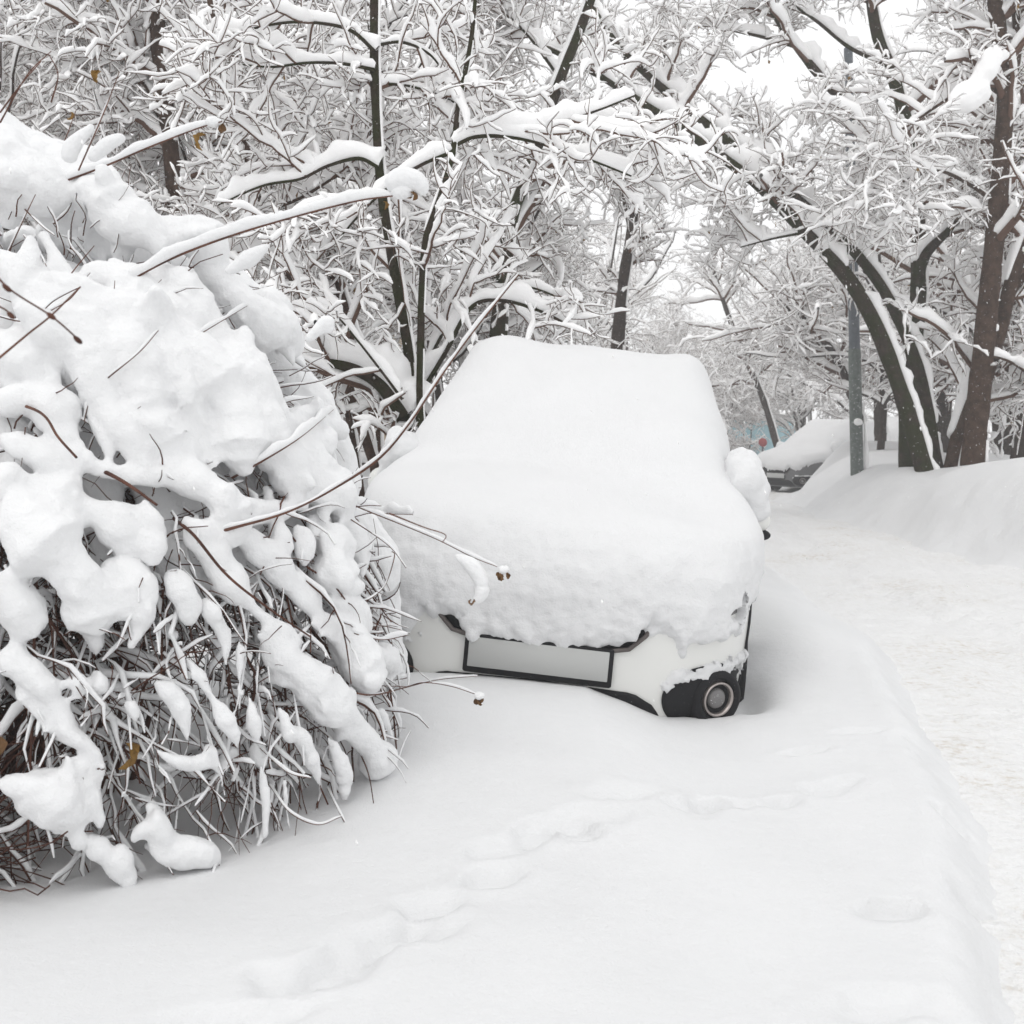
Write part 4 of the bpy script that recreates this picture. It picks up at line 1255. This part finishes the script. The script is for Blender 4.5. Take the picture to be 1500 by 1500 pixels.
# short shoots bristling out of the snow
n = 260
b0 = np.array([dome_pt(rs.uniform(-1.2, 1.5), rs.uniform(.15, 1.4), rs.uniform(.93, 1.0)) for _ in range(n)])
P = np.empty((n, 7, 3)); d = norm(rs.normal(size=(n, 3)) * .6 + norm(b0 - DC) + np.array((.25, -.1, .1)))
P[:, 0] = b0; st_ = rs.uniform(.012, .036, n)[:, None]
for j in range(1, 7):
    d = norm(d + .16 * rs.normal(size=(n, 3)) + np.array((0, 0, -.04)))
    P[:, j] = P[:, j - 1] + d * st_
bristle = (P, np.linspace(1, .5, 7)[None] * rs.uniform(.0014, .0027, n)[:, None])
# dense bare brush at the very left, low down
n = 650
b0 = np.array([dome_pt(rs.uniform(-.55, .25), rs.uniform(.0, .12), rs.uniform(.65, .98)) for _ in range(n)])
P = np.empty((n, 8, 3)); d = norm(rs.normal(size=(n, 3)) * np.array((1, .8, .5)) + np.array((0, 0, .55)))
P[:, 0] = b0
for j in range(1, 8):
    d = norm(d + .22 * rs.normal(size=(n, 3)))
    P[:, j] = P[:, j - 1] + d * .055
brush = (P, np.full((n, 8), .0019))
# long drooping shoots that hang round the skirt of the shrub down to the snow
n = 430
az = rs.uniform(-1.4, 1.6, n); e0 = rs.uniform(.12, .62, n); f0 = rs.uniform(.70, .97, n)
P = np.empty((n, 10, 3))
P[:, 0] = np.array([dome_pt(a_, b_, c_) for a_, b_, c_ in zip(az, e0, f0)])
d = norm(np.stack([np.sin(az) * .8 + .35, -np.cos(az) * .8, rs.uniform(-.9, .1, n)], -1) + .35 * rs.normal(size=(n, 3)))
st_ = rs.uniform(.03, .07, n)[:, None]
for j in range(1, 10):
    d = norm(d + .22 * rs.normal(size=(n, 3)) + np.array((0, 0, -.05 - .022 * j)))
    P[:, j] = P[:, j - 1] + d * st_
skirt = (P, np.linspace(1, .5, 10)[None] * rs.uniform(.0022, .0052, n)[:, None])
skirt = (lambda L: (lambda q: (L[0][q], L[1][q]))((((L[0] - DC) / DR) ** 2).sum(-1).max(1) < 1.10))(skirt)
mb = MB()
sk2 = grow(*skirt, 3, .17, 6, (25, 70), (.1, .95), .2, .4, .7, .0017, 0, rs)
for L in (tw, tw2, brush, bristle, skirt, sk2): mb.add(*tubes(L[0] - so, L[1], 4))
obj('twigs', mb.mesh('shrub_twigs'), M['twig_dark'], shrub)
mb = MB()
s_ = rs.random(len(tw[1])) < .6
mb.add(*snow_on(tw[0][s_] - so, tw[1][s_], 0.012 * rs.uniform(.5, 1.9, s_.sum()), sides=7, bare=.15, fs=12, steep=.5))
s_ = rs.random(len(tw2[1])) < .4
mb.add(*snow_on(tw2[0][s_] - so, tw2[1][s_], .010 * rs.uniform(.5, 1.6, s_.sum()), sides=6, bare=.25, fs=14, steep=.5))
q_ = rs.random(len(sk2[1])) < .6
mb.add(*snow_on(sk2[0][q_] - so, sk2[1][q_], .008 * rs.uniform(.4, 1.7, q_.sum()), sides=7, clump=.5, fs=13, steep=.35))
q_ = rs.random(len(skirt[1])) < .8
mb.add(*snow_on(skirt[0][q_] - so, skirt[1][q_], .013 * rs.uniform(.4, 1.7, q_.sum()), sides=7, clump=.5, fs=11, steep=.35))
mb.add(*snow_on(bristle[0] - so, bristle[1], .009 * rs.uniform(0, 1.8, len(bristle[1])), sides=7, clump=.4, fs=14, steep=.3))
obj('twig_snow', mb.mesh('shrub_twig_snow'), M['snow_shrub'], shrub)

# single shoots that stand out of the snow: pixels, depth, radius, snow thickness, colour
SHOOT_P = []
def at_shoot(u, v, y, lim=45):
    """depth of the shoot that passes nearest to a pixel"""
    A = np.concatenate(SHOOT_P)
    U = 750 + A[:, 0] / A[:, 1] * F; Vv = HZ - (A[:, 2] - CAMZ) / A[:, 1] * F
    d = np.hypot(U - u, Vv - v)
    i = int(np.argmin(d))
    return float(A[i, 1]) if d[i] < lim else y
def shoot(pts, y, r, th, m='twig_red', lump=.5, bare=0, taper=.5, N=40, name='shoot'):
    q_ = []
    for i, p_ in enumerate(pts):
        u, v = p_[0], p_[1]
        yy = p_[2] if len(p_) > 2 else y
        dp = dome(u, v)
        hit = (((dp - DC) / DR) ** 2).sum() < 1.02
        if hit and yy > 2.1:
            yy = dp[1] + .07 if i == 0 else dp[1] - .04 - .05 * min(i, 3)
        elif i and yy > 2.1:
            yy = q_[-1][2] - .02
        q_.append((u, v, yy))
    P, R = limb(q_, y, r, N, taper)
    SHOOT_P.append(P)
    o = obj(name, MB().add(*tubes(P[None] - so, R[None], 7)).mesh('shoot'), M[m], shrub)
    if th > 0:
        obj('shoot_snow', MB().add(*snow_on(P[None] - so, R[None], th, sides=12, lump=lump, bare=bare, fs=14, steep=.1)).mesh('shoot_snow'), M['snow_shrub'], o)
    return o, P
shoot([(300, 785, 2.75), (345, 772, 2.7), (420, 750, 2.7), (490, 715, 2.7), (555, 672, 2.75), (600, 620, 2.8), (640, 560, 2.85), (690, 490, 2.95), (760, 402, 3.05)], 2.7, .0052, .009, bare=.5, taper=.35)
shoot([(180, 425, 2.85), (200, 406, 2.8), (260, 375, 2.8), (340, 345, 2.75), (430, 318, 2.7), (520, 295, 2.7), (575, 287, 2.7)], 2.8, .0042, .030, bare=0, taper=.55, lump=.25)
shoot([(70, 285, 3.0), (85, 270, 2.95), (150, 245, 2.9), (220, 215, 2.85), (290, 188, 2.8), (325, 178, 2.8)], 2.9, .0036, .020, bare=0, taper=.5, lump=.3)
shoot([(480, 722, 2.7), (530, 745, 2.65), (580, 765, 2.6), (640, 790, 2.55), (690, 815, 2.5), (728, 830, 2.5)], 2.6, .0026, .010, bare=.5, taper=.5)
shoot([(470, 735, 2.7), (520, 765, 2.65), (570, 800, 2.6), (595, 832, 2.6)], 2.6, .0022, .006, bare=.6, taper=.6)
shoot([(510, 882, 2.8), (540, 878, 2.75), (565, 855, 2.75), (578, 815, 2.75), (574, 808, 2.75)], 2.8, .0022, .006, bare=.4, taper=.6)
shoot([(570, 752, 2.6), (620, 772, 2.55), (652, 783, 2.55), (648, 795, 2.55)], 2.6, .002, .006, bare=.5)
shoot([(500, 728, 2.65), (545, 750, 2.6), (605, 754, 2.55)], 2.6, .002, .030, lump=.6)
shoot([(480, 1003, 2.8), (540, 1018, 2.75), (590, 1008, 2.7), (620, 1000, 2.7), (660, 1005, 2.68), (700, 1018, 2.65)], 2.7, .0024, .007, bare=.4, taper=.6)
shoot([(590, 1008, 2.7), (640, 996, 2.68), (700, 990, 2.66)], 2.7, .002, .005, bare=.5)
shoot([(540, 1004, 2.75), (600, 1006, 2.72)], 2.7, .0018, .004, bare=.5)
shoot([(500, 915, 2.8), (520, 928, 2.78), (560, 937, 2.75), (598, 930, 2.72)], 2.8, .0022, .014, bare=.1)
shoot([(340, 700, 2.62), (390, 672, 2.6), (440, 640, 2.58), (488, 600, 2.58)], 2.6, .0034, .024, bare=0, taper=.5)
shoot([(120, 585, 2.55), (165, 548, 2.52), (205, 515, 2.5), (232, 484, 2.5)], 2.5, .0030, .006, bare=.5, taper=.4)
shoot([(255, 514, 2.62), (300, 485, 2.6), (362, 448, 2.58)], 2.6, .0022, .012, bare=.3)
shoot([(5, 585, 2.45), (60, 605, 2.42), (85, 640, 2.42), (112, 670, 2.42)], 2.4, .0042, 0, m='twig_red', taper=.8)
shoot([(130, 680, 2.45), (180, 705, 2.44), (230, 740, 2.44)], 2.4, .0065, .0, m='twig_dark', taper=.5)
shoot([(255, 760, 2.5), (285, 785, 2.5), (330, 840, 2.52), (385, 885, 2.55), (455, 933, 2.6)], 2.5, .0046, 0, m='twig_dark', taper=.5)
shoot([(-15, 460, 2.5), (40, 470, 2.5), (80, 440, 2.48), (118, 420, 2.46)], 2.5, .0026, .004, m='twig_dark', bare=.4)
shoot([(480, 1155, 2.9), (500, 1195, 2.85), (528, 1248, 2.85)], 2.85, .003, .006, m='twig_dark', bare=.5)
shoot([(525, 1098, 2.8), (540, 1135, 2.78), (549, 1188, 2.78)], 2.8, .0026, 0, m='twig_dark')
shoot([(395, 1150, 2.7), (425, 1190, 2.7), (465, 1208, 2.7), (500, 1196, 2.7)], 2.7, .0024, .005, m='twig_red', bare=.4)
shoot([(375, 1090, 2.7), (420, 1130, 2.7), (455, 1140, 2.7)], 2.7, .0022, .006, m='twig_red', bare=.3)
shoot([(420, 1245, 2.75), (450, 1247, 2.75), (505, 1232, 2.75)], 2.75, .0022, .006, m='twig_dark', bare=.4)
for pts in ([(0, 520), (60, 465), (100, 440), (118, 420)], [(0, 180), (40, 110), (75, 75)], [(0, 165), (30, 125), (60, 90)], [(115, 250), (150, 170), (175, 105)], [(70, 255), (95, 205), (112, 160)], [(75, 150), (85, 110), (72, 80)],
            [(5, 385), (40, 310), (52, 285)], [(78, 440), (105, 400), (138, 360)], [(30, 300), (60, 330), (80, 345)], [(35, 345), (60, 375), (68, 390)]):
    shoot([(u, v, 2.7) for u, v in pts], 2.7, .0022, .004, m='twig_red', bare=.5)
# two dark budded shoots close to the camera
for pts, buds in (([(-30, 370, 1.75), (10, 420, 1.74), (75, 463, 1.72), (118, 500, 1.7)], [(10, 422, 1.74), (75, 463, 1.72), (114, 498, 1.7)]), ([(-25, 440, 1.75), (5, 452, 1.75), (20, 465, 1.74)], [(16, 462, 1.74)])):
    o, P = shoot(pts, 1.75, .0019, 0, m='twig_dark', taper=.7)
    for b in buds:
        c = px(*b) - so
        i = np.argmin(np.linalg.norm(P - so - c, axis=1)); t = norm(P[min(i + 1, 39)] - P[max(i - 1, 0)])
        e1 = norm(np.cross(t, UP)); e2 = np.cross(e1, t)
        obj('bud', MB().ball(c, (.0042, .0042, .010), 10, 8, rot=np.stack([e1, e2, t], 1)).mesh('bud'), M['twig_dark'], shrub)
# long shoot running off to the lower left, over the first
shoot([(-20, 540, 2.0), (40, 490, 2.0), (75, 462, 2.0), (118, 420, 2.0)], 2.0, .0024, 0, m='twig_red', taper=.6)

# withered leaves caught on shoot tips
def leaf_clump(u, v, y, n, size, cap=True, m='leaf', drop=1.0):
    y = at_shoot(u, v, y)
    c = px(u, v, y) - so
    for k in range(n):
        rg = np.random.default_rng(int(u * 7 + k))
        L = size * rg.uniform(.7, 1.2)
        a = rg.uniform(0, 6.28)
        s = np.linspace(-1, 1, 7)[None, :]; t = np.linspace(0, 1, 8)[:, None]
        wdt = np.sin(np.clip(t, .02, .98) * math.pi) ** .7 * .42
        x = s * wdt; z = -t + 0 * s; y_ = .25 * s ** 2 + .25 * np.sin(t * 4 + k) + .06 * rg.normal(size=(8, 7))
        G = np.stack([x, y_, z * drop], -1) * L
        ca, sa = math.cos(a), math.sin(a)
        G = G @ np.array([[ca, -sa, 0], [sa, ca, 0], [0, 0, 1]]).T
        tilt = rg.uniform(-.5, .5)
        G = G @ np.array([[math.cos(tilt), 0, math.sin(tilt)], [0, 1, 0], [-math.sin(tilt), 0, math.cos(tilt)]]).T
        off = np.array((rg.uniform(-.5, .5) * size, rg.uniform(-.3, .3) * size, 0))
        obj('dry_leaf', MB().grid(G + c + off).mesh('dry_leaf'), M[m], shrub)
    if cap:
        obj('leaf_snow', MB().ball(c + np.array((0, 0, size * .25)), (size * .75, size * .5, size * .55), 18, 12, .25, 10).mesh('leaf_snow'), M['snow_shrub'], shrub)
leaf_clump(738, 838, 2.5, 4, .024)
leaf_clump(702, 1022, 2.65, 3, .022)
leaf_clump(690, 878, 2.6, 2, .014, False)
leaf_clump(295, 195, 2.8, 1, .045, False, 'leaf_y'); leaf_clump(312, 182, 2.8, 1, .03, True, 'leaf'); leaf_clump(325, 180, 2.8, 1, .025, False, 'leaf')
leaf_clump(152, 105, 2.9, 1, .035, False, 'leaf_y'); leaf_clump(106, 163, 2.9, 1, .026, False, 'leaf_y')
leaf_clump(600, 275, 2.7, 3, .034, False, 'leaf'); leaf_clump(557, 295, 2.7, 1, .02, False, 'leaf_y')
leaf_clump(170, 1090, 2.75, 1, .07, False, 'leaf_y'); leaf_clump(0, 1080, 2.6, 2, .06, False, 'leaf')
# fat clots of snow on shoot ends, and the tongue hanging over the bonnet
def clot(pts, hw, y):
    SN = MB()
    y = at_shoot(*pts[len(pts) // 2], y, 60)
    W = np.array([px(u, v, y) for u, v in pts]); N = 24
    P = curve(W, N); e = np.linspace(0, 1, N)
    R = np.interp(e, np.linspace(0, 1, len(hw)), hw) * y / F * (1 + .2 * fbm(P * 20, 2)) * np.sqrt(np.clip(np.minimum(e / .1 + .1, (1 - e) / .1 + .1), 0, 1))
    SN.tube(P, R, 12)
    cl = fuse(SN, 'clot', .006, 4, .002, 40)
    co = np.empty(len(cl.vertices) * 3, dtype=np.float32); cl.vertices.foreach_get('co', co)
    cl.vertices.foreach_set('co', (co.reshape(-1, 3) - so).astype(np.float32).ravel()); cl.update()
    obj('snow_clot', cl, M['snow_shrub'], shrub)
clot([(566, 275), (590, 262), (612, 268), (622, 285)], [12, 18, 16, 9], 2.7)
clot([(575, 285), (590, 278), (605, 282)], [10, 14, 8], 2.7)
clot([(665, 812), (690, 828), (705, 850), (704, 872), (692, 884)], [5, 11, 13, 12, 5], 2.6)
clot([(100, 240), (105, 215), (130, 190), (138, 180)], [12, 14, 10, 5], 2.9)
clot([(130, 235), (160, 210), (185, 200)], [10, 13, 6], 2.9)
clot([(330, 400), (370, 375), (395, 358)], [6, 14, 4], 3.0)
clot([(448, 500), (470, 480), (480, 470), (483, 490)], [6, 9, 10, 6], 2.9)

# ------------------------------------------------------------------ lamp post, house, shed, sign
lp = px(1256, 690, 15.2)
post = thing('lamp_post', (lp[0], lp[1], lp[2] - .25), 'tall grey street lamp post standing in the snow bank', 'lamp post')
a = np.linspace(0, 2 * math.pi, 20, endpoint=False)
def lathe(prof, n=20):
    aa = np.linspace(0, 2 * math.pi, n, endpoint=False)
    return np.array([[(r * math.cos(t), r * math.sin(t), z) for t in aa] for z, r in prof])
obj('base_sleeve', MB().grid(lathe([(-.3, .105), (1.9, .10), (1.94, .092)]), closed_v=True).mesh('post_sleeve'), M['post_low'], post)
obj('pole', MB().grid(lathe([(1.85, .092), (2.0, .088), (4, .078), (6.1, .07), (6.12, .05), (6.14, .001)]), closed_v=True).mesh('post_pole'), M['post'], post)
dr = obj('inspection_door', MB().box((.02, -.098, .72), (.10, .014, .34), None, .006).mesh('post_door'), M['post_low'], post)
m = MB()
for (z0, z1, w) in ((.15, 1.25, .05), (.15, .7, .06)):
    zs = np.linspace(z0, z1, 20)
    P = np.stack([.12 + .0 * zs + .05 * (1 - (zs - z0) / (z1 - z0)), -.02 + 0 * zs, zs], -1)
    m.tube(P, w * (1 - ((zs - z0) / (z1 - z0))) + .004, 8)
obj('snow_drift', m.mesh('post_drift'), M['snow_branch'], post)
m = MB().ball((.0, -.105, .93), (.075, .03, .05), 16, 10, .15)
obj('snow_cap', m.mesh('post_cap'), M['snow_branch'], dr)
post.scale = (.85, .85, 1)
post.rotation_euler = (0, math.radians(-1.2), 0)

# beige house beyond the thicket
hs_ = thing('beige_house', (-7.5, 27, Hs(-7.5, 27) - .1), 'beige rendered building glimpsed through the branches left of the car', 'building')
W_, D_, H_ = 9.0, 6.0, 3.4
m = MB()
m.box((0, D_ / 2, H_ / 2), (W_, D_, H_))
obj('wall', m.mesh('house_wall', False), M['beige'], hs_)
G = np.array([[(-W_ / 2 - .4, -.4, H_), (-W_ / 2 - .4, D_ / 2, H_ + 1.8), (-W_ / 2 - .4, D_ + .4, H_)], [(W_ / 2 + .4, -.4, H_), (W_ / 2 + .4, D_ / 2, H_ + 1.8), (W_ / 2 + .4, D_ + .4, H_)]])
m = MB().grid(G); m.grid(G[:, ::-1] + np.array((0, 0, .35)))
m.add(np.concatenate([G[0], G[0] + (0, 0, .35), G[1], G[1] + (0, 0, .35)]), [[0, 1, 4, 3], [1, 2, 5, 4], [6, 9, 10, 7], [7, 10, 11, 8], [0, 3, 9, 6], [2, 8, 11, 5]])
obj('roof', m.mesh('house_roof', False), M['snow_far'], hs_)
for wx in (-3, 0):
    f = obj('window', MB().box((wx, -.02, 1.9), (1.2, .08, 1.3), None, .02).mesh('house_window', False), M['whiteframe'], hs_)
    for sx in (-1, 1):
        obj('pane', MB().box((wx + sx * .28, -.065, 1.9), (.5, .02, 1.14)).mesh('house_pane', False), M['darkglass'], f)
obj('door', MB().box((3.7, -.02, 1.05), (.95, .08, 2.1), None, .02).mesh('house_door', False), M['grille'], hs_)

# pale blue shed past the lane
sh = thing('blue_shed', (9.0, 41, Hs(9, 41) - .1), 'pale blue sheet metal shed with a snowy roof at the end of the lane', 'shed')
for i in range(8):
    obj('panel', MB().box((-1.4 + .4 * i, 0, 1.0), (.385, .05, 2.2), None, .015).mesh('shed_panel', False), M['blue'], sh)
obj('side_wall', MB().box((-1.62, 1.3, 1.0), (.06, 2.6, 2.2)).mesh('shed_side', False), M['blue'], sh)
obj('side_wall', MB().box((1.62, 1.3, 1.0), (.06, 2.6, 2.2)).mesh('shed_side', False), M['blue'], sh)
m = MB().ball((0, 1.3, 2.12), (1.9, 1.65, .32), 40, 14, .05, 6)
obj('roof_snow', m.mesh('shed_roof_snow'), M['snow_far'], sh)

p = px(1117, 648, 33)
sg = thing('round_sign', (p[0], p[1], Hs(p[0], p[1]) - .3), 'small round red marker on a thin post left of the dark grey car', 'sign')
hz0 = p[2] - (Hs(p[0], p[1]) - .3)
obj('post', MB().tube([(0, 0, 0), (0, 0, hz0)], .03, 8).mesh('sign_post'), M['post'], sg)
G = lathe([(-.02, .001), (-.02, .12), (0, .13), (.02, .12), (.02, .001)], 24)[:, :, [0, 2, 1]] + np.array((0, -.04, hz0))
obj('disc', MB().grid(G, closed_v=True).mesh('sign_disc'), M['red'], sg)

# ------------------------------------------------------------------ falling flakes and haze
rf = np.random.default_rng(5)
nfl = 2600
c = np.stack([rf.uniform(-4, 6.5, nfl), rf.uniform(2.2, 14, nfl), rf.uniform(.6, 6.5, nfl)], -1)
OCT = np.array([(1, 0, 0), (0, 1, 0), (-1, 0, 0), (0, -1, 0), (0, 0, 1.4), (0, 0, -1.4)], float)
TR = np.array([(0, 1, 4), (1, 2, 4), (2, 3, 4), (3, 0, 4), (1, 0, 5), (2, 1, 5), (3, 2, 5), (0, 3, 5)])
sz = rf.uniform(.0012, .0034, nfl)
tl = norm(np.array((.35, 0, -1)) + .25 * rf.normal(size=(nfl, 3)))
V = c[:, None] + OCT[None] * sz[:, None, None] + OCT[None, :, 2:3] * tl[:, None] * sz[:, None, None] * -1.2
T = (TR[None] + 6 * np.arange(nfl)[:, None, None]).reshape(-1, 3)
fl = obj('falling_snow', mesh_np('falling_snow', V.reshape(-1, 3), T), M['snow_far'])
tag(fl, 'fine snowflakes falling through the air', 'snowflakes', kind='stuff')

hz_m = bpy.data.materials.new('haze')
hz_m.use_nodes = True
hn = hz_m.node_tree.nodes
for n_ in list(hn): hn.remove(n_)
ho = hn.new('ShaderNodeOutputMaterial')
hv = hn.new('ShaderNodeVolumePrincipled')
hv.inputs['Color'].default_value = (.985, .988, .99, 1)
hv.inputs['Density'].default_value = .004
hv.inputs['Anisotropy'].default_value = 0.0
hz_m.node_tree.links.new(hv.outputs[0], ho.inputs['Volume'])
hb = obj('haze', MB().box((0, 55, 7.5), (190, 160, 20)).mesh('haze', False), hz_m)
tag(hb, 'thin pale winter haze filling the air', 'haze', kind='stuff')
